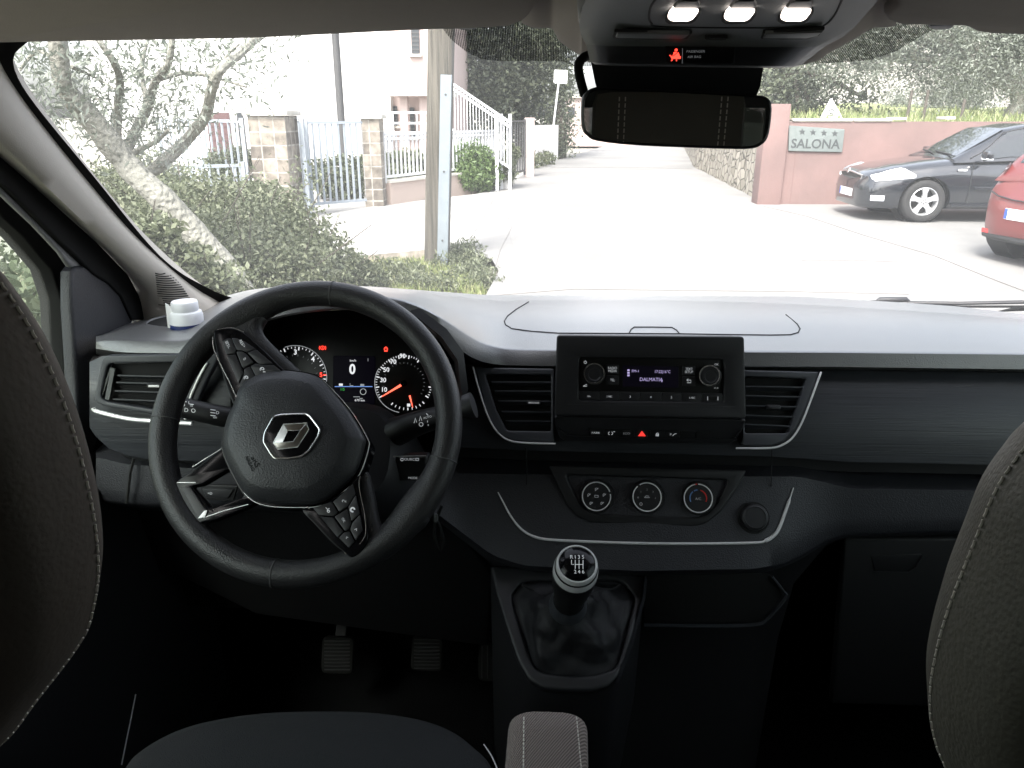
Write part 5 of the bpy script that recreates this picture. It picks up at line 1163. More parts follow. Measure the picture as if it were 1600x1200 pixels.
# olive tree left of the bonnet; its trunk stands in for the pillar's windscreen reflection
OT = empty('olive_tree', PZ(400, 480, -.1), 'old olive tree with a pale leaning trunk standing in for the pillar reflection and bare crooked limbs beside the windscreen pillar', 'tree')
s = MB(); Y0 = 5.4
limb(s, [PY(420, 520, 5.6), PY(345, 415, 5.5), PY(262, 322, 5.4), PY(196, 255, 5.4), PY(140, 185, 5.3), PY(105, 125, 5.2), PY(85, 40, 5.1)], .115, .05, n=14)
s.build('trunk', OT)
tips = []
for pts, r0, r1, Y in (([(215,285),(246,262),(285,225),(318,180),(335,135),(345,110),(372,85),(402,62),(440,30)],.052,.022,5.7), ([(180,250),(215,236),(245,220),(264,202)],.025,.010,5.5), ([(188,255),(180,210),(184,170),(188,130),(176,95),(150,55)],.044,.018,5.6),
   ([(190,250),(212,203),(232,165),(246,122),(262,98),(270,40)],.042,.018,5.7), ([(246,124),(290,114),(335,121),(385,136)],.020,.007,5.7), ([(112,150),(140,151),(172,162)],.014,.006,5.4), ([(112,104),(150,122),(182,140)],.012,.005,5.4),
   ([(345,112),(352,90),(375,68)],.016,.006,5.8), ([(232,168),(222,110),(230,60)],.020,.010,5.8), ([(130,170),(165,200),(180,230)],.010,.006,5.5), ([(95,100),(60,80),(30,110)],.02,.008,5.2)):
    s = MB(); P = limb(s, [PY(a, b, Y + .25 * math.sin(i)) for i, (a, b) in enumerate(pts)], r0, r1); s.build('limb', OT); tips += P[len(P) // 3::3]
C_ = []
for p in tips: C_.append(np.array(p) + RNG.normal(size=(26, 3)) * np.array((.16, .2, .13)))
for a, b, Y, n, w_ in ((60,110,5.0,900,.20),(100,170,5.1,500,.16),(240,90,5.9,500,.22),(300,75,6.1,260,.2),(410,70,6,170,.2),(200,170,5.6,300,.16),(60,60,5.2,900,.25),(255,190,5.6,200,.09),(235,225,5.6,150,.10)): C_.append(np.array(PY(a, b, Y)) + RNG.normal(size=(int(n * .55), 3)) * w_)
leaves('crown', np.concatenate(C_), .062, 'leaf_olive', OT, aspect=.26, droop=(0, 0, -.5))
# rambling bush
LB = [(235,330,7.8,.55),(290,345,7.6,.62),(350,352,7.6,.62),(405,368,7.4,.6),(450,392,7.3,.52),(495,412,7.2,.42),(300,430,6.4,.75),(390,440,6.4,.6),(250,400,6.6,.6),(240,300,8.6,.55),(385,330,8.4,.5),(430,355,8.2,.45),(540,432,7.2,.30),(460,440,6.5,.45),(330,455,4.7,.26),(285,420,4.6,.22),(232,370,4.5,.20),(200,300,8.0,.5),(570,440,7.3,.22)]
BU = empty('bush', PZ(380, 420, -.1), 'rambling green bush filling the verge below the grey fence', 'bush')
leaves('foliage', np.concatenate([blob(tuple(PY(a, b, Y)), (r_, r_, r_ * .8), int(8500 * r_ ** 1.6) + 900, .62) for a, b, Y, r_ in LB] + [np.array(PY(RNG.uniform(215, 520), 265 + 95 * RNG.random(), 7.6)) + RNG.normal(size=(26, 3)) * .09 for _ in range(34)]), .048, 'leaf_bush', BU, aspect=.5)
s = MB()
for a, b, Y, r_ in LB:
    for k in range(3):
        p = PY(a, b, Y); d = Vector((RNG.normal(), RNG.normal(), abs(RNG.normal()) + .8)) * r_ * .55; s.tube([Vector((p.x + RNG.normal() * .1, p.y, -.1)), p, p + d], [.012, .008, .003], 'bark_dark', 5)
s.build('stems', BU)
BU2 = empty('bush', (-2.8, 3.0, -.1), 'leafy bush pressed against the outside of the driver side window', 'bush')
leaves('foliage', np.concatenate([blob((-2.9, 3.1, .42), (.8, 1.1, .68), 9000, .5), blob((-3.0, 1.6, .5), (.7, 1.0, .8), 4000, .5), blob((-3.2, 4.5, .3), (.8, .9, .6), 4000, .5)]), .06, 'leaf_bush', BU2, aspect=.62)
s = MB()
for k in range(16): x, y = -2.9 + RNG.normal() * .3, 2.6 + RNG.normal() * .9; s.tube([(x, y, -.12), (x + RNG.normal() * .2, y, .6), (x + RNG.normal() * .3, y + RNG.normal() * .2, .95)], [.014, .009, .004], 'bark_dark', 5)
s.build('stems', BU2)
# grass of the verge
gp_ = []
n = 9000; a = RNG.random(n); b = RNG.random(n); A1, A2, A3, A4 = [np.array(Z(*p)) for p in ((545,404),(722,396),(765,458),(470,470))]
g = (A1 * (1 - a)[:, None] + A2 * a[:, None]) * (1 - b)[:, None] + (A4 * (1 - a)[:, None] + A3 * a[:, None]) * b[:, None]
g = g[(np.sin(g[:, 0] * 5) * np.sin(g[:, 1] * 4 + 1) + RNG.normal(size=n) * .6) > -.35]
leaves('grass', np.c_[g, -.07 + RNG.random(len(g)) * .05], .11, 'leaf_grass', None, kind='stuff', aspect=.10, droop=(0, 0, 1.6))
wd_ = [blob(tuple(PZ(a, b, -.02)), (.22, .22, .13), 500, .6) for a, b in ((600,420),(640,425),(700,412),(650,440),(735,425),(590,445),(690,445),(560,425),(722,400),(738,408),(730,390),(745,425),(755,440),(712,398))]
leaves('weeds', np.concatenate(wd_), .06, 'leaf_bush', None, kind='stuff', aspect=.3, droop=(0, 0, .8))
n = 9000; x = RNG.uniform(5, 26, n); y = 15.4 + RNG.random(n) ** 1.5 * 8
leaves('meadow_grass', np.c_[x, y, np.interp(y, ysl, zsl) + .06 + RNG.random(n) * .12], .22, 'leaf_grass', None, kind='stuff', aspect=.10, droop=(0, 0, 1.8))

# ---- utility pole with steel channel
b0 = PZ(683, 402); UP = empty('utility_pole', b0, 'weathered square timber utility pole with a steel channel bolted to its foot', 'pole')
tp_ = PY(690, 50, b0.y + .02) ; dirp = (tp_ - b0).normalized(); top_p = b0 + dirp * 6.5
s = MB(); rows = []
for t in (-.02, .1, .25, .4, .6, .8, 1):
    c = b0.lerp(top_p, t); hw = .135 - .01 * t; rows.append([c + Vector((x * hw, y * hw, 0)) for x, y in ((-1, -.8), (-.8, -1), (.8, -1), (1, -.8), (1, .8), (.8, 1), (-.8, 1), (-1, .8))])
s.loft(rows, 'pole_wood', closed=True, caps=True); s.build('timber', UP, angle=25)
s = MB(); c0 = PZ(691, 408) + Vector((0, -.02, 0)); c1 = c0 + dirp * 1.98
for dx, dy, w_, t_2 in ((0, 0, .115, .008), (-.055, .03, .008, .06), (.055, .03, .008, .06)):
    s.quadbar(c0 + Vector((dx, dy, -.05)), c1 + Vector((dx, dy, 0)), w_, t_2, 'galvanised', up=(0, 1, 0))
s.build('steel_channel', UP); s = MB()
for t in (.12, .5, .9): s.lathe(c0.lerp(c1, t) + Vector((0, -.004, 0)), (0, -1, 0), [(.012, 0), (.012, .008), (.001, .008)], 'dark_steel', 8)
s.build('bolts', UP)

# ---- gate pillars
def pier(name, label, px0, px1, py_top, Y, depth, m, cap, zb=-.1, group=None):
    a, b = PY(px0, py_top, Y), PY(px1, py_top, Y); c = Vector(((a.x + b.x) / 2, Y + depth / 2, zb)); e = empty(name, c, label, 'pillar', group)
    s = MB(); s.box((c.x, c.y, (a.z + zb) / 2), (b.x - a.x, depth, a.z - zb), m); s.build('shaft', e)
    if cap: s = MB(); s.box((c.x, c.y, a.z + .04), (b.x - a.x + .12, depth + .12, .075), 'coping', bev=.02); s.build('cap', e)
    return c, a.z
pier('gate_pillar', 'tall block stone gate pillar with a flat cap, rising from the bush', 386, 444, 181, 12.2, .62, 'block_stone', True)
pier('gate_pillar', 'smaller pale stone gate pillar at the right end of the grey gate', 563, 592, 186, 14.2, .38, 'block_stone', True)
# ---- fences
def fence(name, label, A, B, z0, z1, n, m, cat='fence', group=None, bar=.03, rail=.045, railz=None, posts=(0, 1), zz=None):
    A, B = Vector((*A, 0)), Vector((*B, 0)); e = empty(name, A + Vector((0, 0, z0)), label, cat, group); za = zz or (0, 0)
    def P_(t, z): p = A.lerp(B, t); return Vector((p.x, p.y, z + za[0] * (1 - t) + za[1] * t))
    for z in (railz or (z0 + .06, z1)):
        s = MB(); s.quadbar(P_(0, z), P_(1, z), rail, rail, m); s.build('rail', e)
    for t in posts: s = MB(); s.quadbar(P_(t, z0 - .05), P_(t, z1 + .05), .06, .06, m, up=(1, 0, 0)); s.build('post', e)
    dirn = (B - A).normalized()
    for i in range(1, n): t = i / n; s = MB(); s.quadbar(P_(t, z0 + .04), P_(t, z1), bar, bar, m, up=dirn); s.build('bar', e)
    return e
fence('metal_fence', 'tall pale grey bar fence left of the block stone pillar', Z(262, 300, -.05), (PY(386, 300, 12.4).x, 12.5), .0, 1.48, 16, 'fence_grey')
a_, b_ = PY(217, 300, 11.0), PY(384, 300, 11.9); fence('metal_fence', 'lower pale grey bar fence standing in front of the taller one, behind the bush', (a_.x, a_.y), (b_.x, b_.y), -.05, .86, 12, 'fence_grey')
fence('gate_leaf', 'pale grey metal gate leaf standing open, seen almost edge on', Z(484, 340), (PY(466, 300, 13.3).x, 13.6), .03, 1.50, 9, 'fence_grey', cat='gate')
fence('gate_leaf', 'wide pale grey bar gate leaf between the two stone pillars', Z(489, 330), Z(582, 322), .06, 1.45, 10, 'fence_grey', cat='gate')
c0, c1_ = Z(604, 320), Z(776, 293)
s = MB(); A_, B_ = Vector((*c0, .12)), Vector((*c1_, .12)); s.quadbar(A_, B_, .22, .55, 'render_pale'); s.quadbar(A_ + Vector((0, 0, .295)), B_ + Vector((0, 0, .295)), .28, .04, 'coping'); s.build('garden_wall', None, 'low pale pink garden wall carrying the white bar fence', 'wall')
fence('bar_fence', 'white bar fence on the low garden wall beside the stairs', c0, c1_, .44, 1.24, 32, 'fence_white', bar=.028, railz=(.50, 1.16, 1.24))
a_, b_ = PY(596, 200, 18), PY(668, 200, 18); fence('railing', 'white railing with two rails below the pink building', (a_.x, 18), (b_.x, 18.2), 1.0, 1.62, 4, 'fence_white', railz=(1.2, 1.4, 1.62))
# ---- stairs with railing
ST = empty('staircase', PY(760, 250, 18), 'white outside staircase with sloping white bar railing', 'staircase')
for k, dz in ((0, 0), (1, -.10)):
    s = MB(); s.quadbar(PY(700, 126, 17.6) + Vector((0, 0, dz)), PY(797, 191, 17.6) + Vector((0, 0, dz)), .05, .05, 'fence_white'); s.build('handrail', ST)
s = MB(); s.quadbar(PY(700, 126, 17.6) - Vector((0, 0, .95)), PY(797, 191, 17.6) - Vector((0, 0, .95)), .05, .05, 'fence_white'); s.build('bottom_rail', ST)
for i in range(21):
    t = i / 20; p = PY(700, 126, 17.6).lerp(PY(797, 191, 17.6), t); s = MB(); s.quadbar(p, p - Vector((0, 0, .95)), .018, .018, 'fence_white'); s.build('baluster', ST)
s = MB(); a_, b_ = PY(690, 126, 17.9) - Vector((0, 0, 1.05)), PY(797, 191, 17.9) - Vector((0, 0, 1.05))
for i in range(10):
    p = a_.lerp(b_, (i + .5) / 10); s.box((p.x, 18.4, (p.z - .05) / 2), ((b_.x - a_.x) / 10, 1.0, p.z + .05), 'plaster_white')
s.build('steps', ST)
for px_, Yp in ((776,17.4),(783,17.8),(797,17.7)):
    s = MB(); p = PY(px_, 178, Yp); s.quadbar(p, Vector((p.x, p.y, 0)), .07, .07, 'fence_white', up=(0, 1, 0)); s.build('post', ST)
# ---- dark gate, pillar, white wall down the lane
a_, b_ = PY(797, 200, 20.5), PY(820, 200, 21.5); fence('garden_gate', 'dark bar gate next to a pink pillar down the lane', (a_.x, 20.5), (b_.x, 21.5), .1, 1.42, 6, 'dark_steel', cat='gate')
pier('pink_pillar', 'slim pale pink pillar between the dark gate and the white wall', 820, 835, 184, 21.5, .3, 'plaster_pink', False)
s = MB(); a_, b_ = PY(833, 196, 28.6), PY(869, 198, 30); s.quadbar(Vector((a_.x, 28.6, .55)), Vector((b_.x, 30, .55)), .2, 1.34, 'plaster_white'); s.build('white_wall', None, 'white garden wall running down the lane behind the road sign', 'wall')
# ---- houses
HB = empty('apartment_building', (-6, 24, -.1), 'white and pale pink building with dark windows rising above the fences', 'building')
xl_, xr_ = PY(150, 200, 22).x, PY(612, 200, 22).x
s = MB(); s.box(((xl_ + xr_) / 2, 26, 4.9), (xr_ - xl_, 8, 10), 'plaster_white'); s.build('wall', HB)
x2 = PY(688, 200, 22).x
s = MB(); s.box(((xr_ + x2) / 2 - .003, 26.2, 4.9), (x2 - xr_, 7.6, 10), 'plaster_pink'); s.build('wall', HB, 'pale pink wing')
x1 = PY(608, 150, 20.6).x; x3 = PY(700, 150, 20.6).x; zb_ = PY(640, 150, 20.6).z
s = MB(); s.box(((x1 + x3) / 2, 21.5, zb_ + 3.5), (x3 - x1, 1.78, 7), 'plaster_pink'); s.box(((x1 + x3) / 2, 21.4, zb_ + .06), (x3 - x1 + .1, 2.0, .12), 'coping'); s.build('upper_storey', HB)
for px0, px1 in ((624, 636), (655, 668)): s = MB(); a_ = PY(px0, 150, 20.8); b_ = PY(px1, 150, 20.8); s.box(((a_.x + b_.x) / 2, 20.9, zb_ / 2), (b_.x - a_.x, .25, zb_), 'plaster_pink'); s.build('porch_column', HB)
def window(x0, x1_, y0, y1_, Y, m='window_dark', name='window'):
    a_, b_ = PY(x0, y0, Y), PY(x1_, y1_, Y); w_ = empty(name, ((a_.x + b_.x) / 2, Y, b_.z), parent=HB)
    s = MB(); s.box(((a_.x + b_.x) / 2, Y - .01, (a_.z + b_.z) / 2), (b_.x - a_.x, .04, a_.z - b_.z), m)
    for k in range(1, 7): z = b_.z + (a_.z - b_.z) * k / 7; s.box(((a_.x + b_.x) / 2, Y - .035, z), (b_.x - a_.x, .02, .03), 'shutter_brown' if m != 'window_dark' else 'dark_steel')
    s.build('shutter', w_); s = MB(); s.box(((a_.x + b_.x) / 2, Y - .05, b_.z - .04), (b_.x - a_.x + .12, .12, .06), 'coping'); s.build('sill', w_)
window(642, 656, 38, 84, 20.6); window(613, 622, 166, 196, 22.35); window(640, 649, 168, 215, 22.35); window(694, 699, 60, 150, 20.58)
window(322, 366, 176, 250, 21.98, 'shutter_brown', 'garage_door'); window(370, 386, 176, 240, 21.98)
FH = empty('far_house', PY(895, 215, 44), 'small pale pink house at the far end of the lane', 'house')
a_, b_ = PY(886, 168, 44), PY(990, 215, 44); s = MB(); s.box(((a_.x + b_.x) / 2, 46, 1.2), (b_.x - a_.x, 4, 2.5), 'plaster_pink'); s.build('wall', FH)
s = MB(); s.box(((a_.x + b_.x) / 2, 46, 2.5), (b_.x - a_.x + .4, 4.4, .15), 'coping'); s.build('roof', FH); s = MB(); p = PY(893, 174, 43.98); s.box((p.x, 43.98, p.z), (.35, .05, .4), 'window_dark'); s.build('window', FH)
# dark lamp post in the yard
p = PY(537, 245, 18); s = MB(); s.tube([Vector((p.x, 18, -.1)), Vector((p.x, 18, 2.6)), Vector((p.x, 18, 6))], [.09, .085, .075], 'dark_steel', 12); s.build('lamp_post', None, 'slim dark post standing in the yard behind the grey gate', 'post')
# road sign seen from behind
a_ = PZ(857, 252); RS = empty('road_sign', a_, 'square road sign seen from behind on a slim leaning grey post', 'sign'); b_ = PY(875, 112, a_.y)
s = MB(); s.tube([a_ - Vector((0, 0, .2)), b_], .035, 'sign_white', 10); s.build('post', RS); s = MB(); q = wp(b_ + Vector((0, -.05, 0)), 0); s.plate(q, [(866,109),(887,110),(886,131),(865,130)], .03, 'sign_white', .004, r=.03); s.build('panel', RS)
# ---- stone wall, pink wall, plaque
s = MB(); a_, b_, c_2 = Vector((4.20, 15.0, 0)), Vector((4.80, 26, 0)), Vector((7.7, 46, 0))
def wallseg(s, A, B, h, th, m, n=16, z0=-.15):
    d = (B - A).normalized(); nn = Vector((-d.y, d.x, 0)); rows = []
    for i in range(n + 1):
        p = A.lerp(B, i / n); w1 = mn.noise(p * 1.3) * .05; hh = h + mn.noise(p * 2.1) * .06
        rows.append([p + nn * (th / 2 + w1) + Vector((0, 0, z0)), p + nn * (th / 2 + w1 * .5 - .03) + Vector((0, 0, hh)), p - nn * (th / 2 - .03) + Vector((0, 0, hh)), p - nn * th / 2 + Vector((0, 0, z0))])
    s.loft(rows, m, caps=True)
wallseg(s, a_ + Vector((.15, 0, 0)), b_ + Vector((.15, 0, 0)), 1.5, .5, 'rubble_stone', 40); wallseg(s, b_ + Vector((.15, 0, 0)), c_2 + Vector((.15, 0, 0)), 1.5, .5, 'rubble_stone', 40)
s.build('stone_wall', None, 'pale rubble stone wall along the right of the lane', 'wall', angle=40)
PWL = empty('pink_wall', (4.2, 15, -.1), 'pink rendered boundary wall with a raised end pier and pale coping', 'wall')
pa, pb = PY(1198, 165, 14.9), PY(1236, 165, 14.9)
s = MB(); s.box(((pa.x + pb.x) / 2, 15.1, .83), (pb.x - pa.x, .45, 1.86), 'wall_pink', bev=.02); s.build('end_pier', PWL)
zw = PY(1300, 190, 15).z; s = MB(); s.box((pb.x + 9, 15.12, (zw - .1) / 2), (18, .30, zw + .1), 'wall_pink'); s.build('wall_panel', PWL)
for x0, x1_, dz in ((1237, 1330, .0), (1333, 1392, 0), (1394, 1414, .02), (1474, 1490, .03)):
    a_, b_ = PY(x0, 190, 15), PY(x1_, 190, 15); s = MB(); s.box(((a_.x + b_.x) / 2, 15.12, zw + .03 + dz), (b_.x - a_.x, .36, .05), 'coping', bev=.01); s.build('coping_slab', PWL)
q = wp(PY(1276, 217, 14.93), 0); PQ = empty('hotel_plaque', q.o, 'grey metal plaque with four stars and the word SALONA on the pink wall', 'sign')
s = MB(); s.plate(q, [(1233,196),(1320,202),(1316,238),(1232,236)], .04, 'plaque_metal', .006, r=.02); s.build('plate', PQ)
s = MB(); s.text(q, 1274, 225.5, 'SALONA', 14.5, 'plaque_letter', h=.003, sx=1.0, rot=-1, bold=.02); s.build('lettering', PQ)
for i in range(4):
    cx_s, cy_s = 1253.5 + i * 17, 206 + i * .9; pts = []
    for k in range(10): r_ = 5.6 if k % 2 == 0 else 2.4; an = R(90 + 36 * k); pts.append((cx_s + r_ * math.cos(an), cy_s - r_ * math.sin(an)))
    s = MB(); s.plate(q, pts, .004, 'plaque_letter', .0005, h=.003); s.build('star', PQ)
TS = empty('triangle_sign', PY(1299, 190, 18), 'white triangular sign on a post behind the pink wall', 'sign'); q = wp(PY(1299, 175, 18), 0)
s = MB(); s.plate(q, [(1299,152),(1320,190),(1279,190)], .03, 'sign_white', .005, r=.06); s.build('panel', TS); s = MB(); p = q.hit(1299, 170); s.tube([Vector((p.x, 18.06, 1.2)), Vector((p.x, 18.06, p.z + .1))], .03, 'galvanised', 8); s.build('post', TS)
s = MB(); s.line(q, [(1294,174),(1299,170),(1304,174),(1301,178),(1296,177)], 2, 'dark_steel', h=.004); s.line(q, [(1292,180),(1306,180)], 1.5, 'dark_steel', h=.004); s.build('symbol', TS)
for px_ in (1416, 1441, 1500): p = PY(px_, 190, 17.5); s = MB(); s.tube([Vector((p.x, 17.5, 1.3)), Vector((p.x + .02, 17.5, 1.98 + .1 * math.sin(px_)))], .03, 'bark_dark', 6); s.build('fence_stake', None, 'thin wooden stake of the wire fence in the meadow', 'fence post', 'stakes of the meadow fence')
# ---- trees
def tree(name, label, base, h, lumps, m, lsize, nleaf, bark='bark_dark', r0=.22, group=None, per=60, cr_=.35, aspect=.5, forks=None):
    e = empty(name, base, label, 'tree', group); s = MB(); base = Vector(base); hub = base + Vector((0, 0, h * .45))
    limb(s, [base, base.lerp(hub, .5) + Vector((.08, 0, 0)), hub], r0, r0 * .7, bark, 10); s.build('trunk', e)
    s = MB()
    for c, r_ in lumps: c = Vector(c); limb(s, [hub - Vector((0, 0, h * .1)), hub.lerp(c, .5) + Vector((0, 0, .15)), c, c + Vector((r_ * .3, 0, r_ * .5))], r0 * .5, .03, bark, 7)
    s.build('limbs', e)
    tot = sum(r_ ** 2 for c, r_ in lumps)
    leaves('crown', np.concatenate([clumps(tuple(c), r_, max(6, int(nleaf * r_ ** 2 / tot / per)), per, cr_) for c, r_ in lumps]), lsize, m, e, aspect=aspect)
def W_(a, b, Y): return tuple(PY(a, b, Y))
tree('leafy_tree', 'dark leafy tree behind the stair railing, nearest the timber pole', (PY(735, 250, 31).x, 31, -.1), 4, [(W_(730,150,31), 1.6), (W_(745,90,31), 1.7), (W_(715,50,31), 1.7), (W_(765,180,30.5), 1.1), (W_(770,120,31.5), 1.5), (W_(750,20,31), 1.8)], 'leaf_dark', .19, 14000, per=50, cr_=.32)
tree('leafy_tree', 'tall dark tree above the white wall, left of the road sign', (PY(812, 250, 33), )[0].to_tuple()[:2] + (-.1,), 5, [(W_(812,150,33), 1.7), (W_(820,90,33), 1.8), (W_(800,60,33), 1.8), (W_(845,110,34), 1.3), (W_(790,190,32), 1.0), (W_(840,180,33.5), 1.2), (W_(815,10,33), 2.2)], 'leaf_dark', .19, 15000, per=50, cr_=.34)
tree('ivy_tree', 'slim ivy clad tree behind the road sign at the lane edge', (PY(874, 240, 31).x, 31, -.1), 4, [(W_(876,215,31), .42), (W_(874,185,31), .45), (W_(872,150,31), .5), (W_(870,115,31), .6), (W_(866,70,31), .9), (W_(868,236,30.6), .35)], 'leaf_dark', .13, 7000, per=40, cr_=.22)
tree('leafy_tree', 'dark round tree behind the stone wall, beside the interior mirror', (PY(1225, 190, 23).x, 23, 1.3), 3, [(W_(1215,150,23), .95), (W_(1240,120,23), 1.0), (W_(1265,160,22.5), .65), (W_(1200,110,23.5), 1.1), (W_(1300,135,22.5), .55), (W_(1345,150,22), .42), (W_(1250,175,22), .3), (W_(1240,60,24), 1.5), (W_(1150,120,24), 1.3)], 'leaf_dark', .13, 11000, r0=.16, per=45, cr_=.24)
tree('olive_tree', 'large silvery olive tree over the black car', (PY(1576, 192, 20).x, 20, 1.4), 2.0, [(W_(1576,90,20), 1.1), (W_(1500,100,20), .95), (W_(1430,90,20), .95), (W_(1370,90,20.5), .85), (W_(1330,75,20.5), .75), (W_(1640,90,20), 1.2), (W_(1540,50,20), 1.2), (W_(1450,40,20), 1.1), (W_(1380,40,20), 1.0), (W_(1300,30,20.5), 1.0), (W_(1600,20,20), 1.3), (W_(1700,60,20), 1.4)], 'leaf_olive', .085, 58000, bark='bark_olive', r0=.20, per=110, cr_=.24, aspect=.34)
tree('olive_tree', 'younger silvery olive tree in the meadow behind the pink wall', (PY(1500, 190, 27).x, 27, 1.6), 1.6, [(W_(1500,150,27), .7), (W_(1460,160,27), .5), (W_(1530,160,27), .5), (W_(1400,162,27), .35)], 'leaf_olive', .10, 6000, bark='bark_olive', r0=.1, per=60, cr_=.2, aspect=.34)
# yard planting
def shrub(label, lumps, m, lsize, per, name='shrub'):
    e = empty(name, PZ(lumps[0][0], lumps[0][1] + 30, 0), label, 'shrub'); leaves('foliage', np.concatenate([blob(W_(a, b, Y), (r_, r_, r_), per, .6) for a, b, Y, r_ in lumps]), lsize, m, e, aspect=.4, droop=(0, 0, .5))
    s = MB()
    for a, b, Y, r_ in lumps: p = PY(a, b, Y); s.tube([Vector((p.x, p.y, -.05)), p], [.02, .01], 'bark_dark', 5)
    s.build('stems', e)
shrub('dark green hedge in the yard behind the grey gate', [(500,272,16,.35),(530,268,16.5,.4),(560,268,16.5,.4),(588,270,16.5,.38),(515,285,15.6,.3),(548,288,15.6,.3)], 'leaf_dark', .10, 900, 'hedge')
shrub('feathery green palm-like plants behind the white fence, left of the timber pole', [(615,262,16.4,.34),(635,258,16.6,.36),(655,262,16.4,.34),(625,278,16,.25),(668,270,16.6,.3)], 'leaf_bush', .13, 900)
shrub('bright green shrub behind the white fence, right of the timber pole', [(715,250,17,.40),(735,248,17.3,.42),(755,255,17.6,.36),(722,275,16.8,.3),(750,280,17.2,.3),(765,275,17.6,.3),(705,268,16.9,.3),(735,275,17,.3)], 'leaf_bright', .09, 1300)
shrub('loose green shrub at the far end of the white fence', [(786,255,18,.28),(792,270,18,.25),(800,240,18.4,.2)], 'leaf_bush', .08, 700)
shrub('low green tuft at the foot of the white wall', [(832,252,25,.25),(846,250,26,.3),(858,248,27,.25)], 'leaf_bush', .10, 400)
shrub('dark clipped shrub behind the tall grey fence', [(362,262,13.6,.4),(345,268,13.8,.35),(378,255,13.6,.3)], 'leaf_dark', .08, 900)
for i, o_ in enumerate([o for o in COL.objects if o.name.startswith('fence_stake')]): o_['label'] = ['thin wooden stake behind the wall, leftmost of the meadow fence stakes', 'thin wooden stake of the meadow fence, between two others', 'thin wooden stake rising behind the roof of the black car'][i]
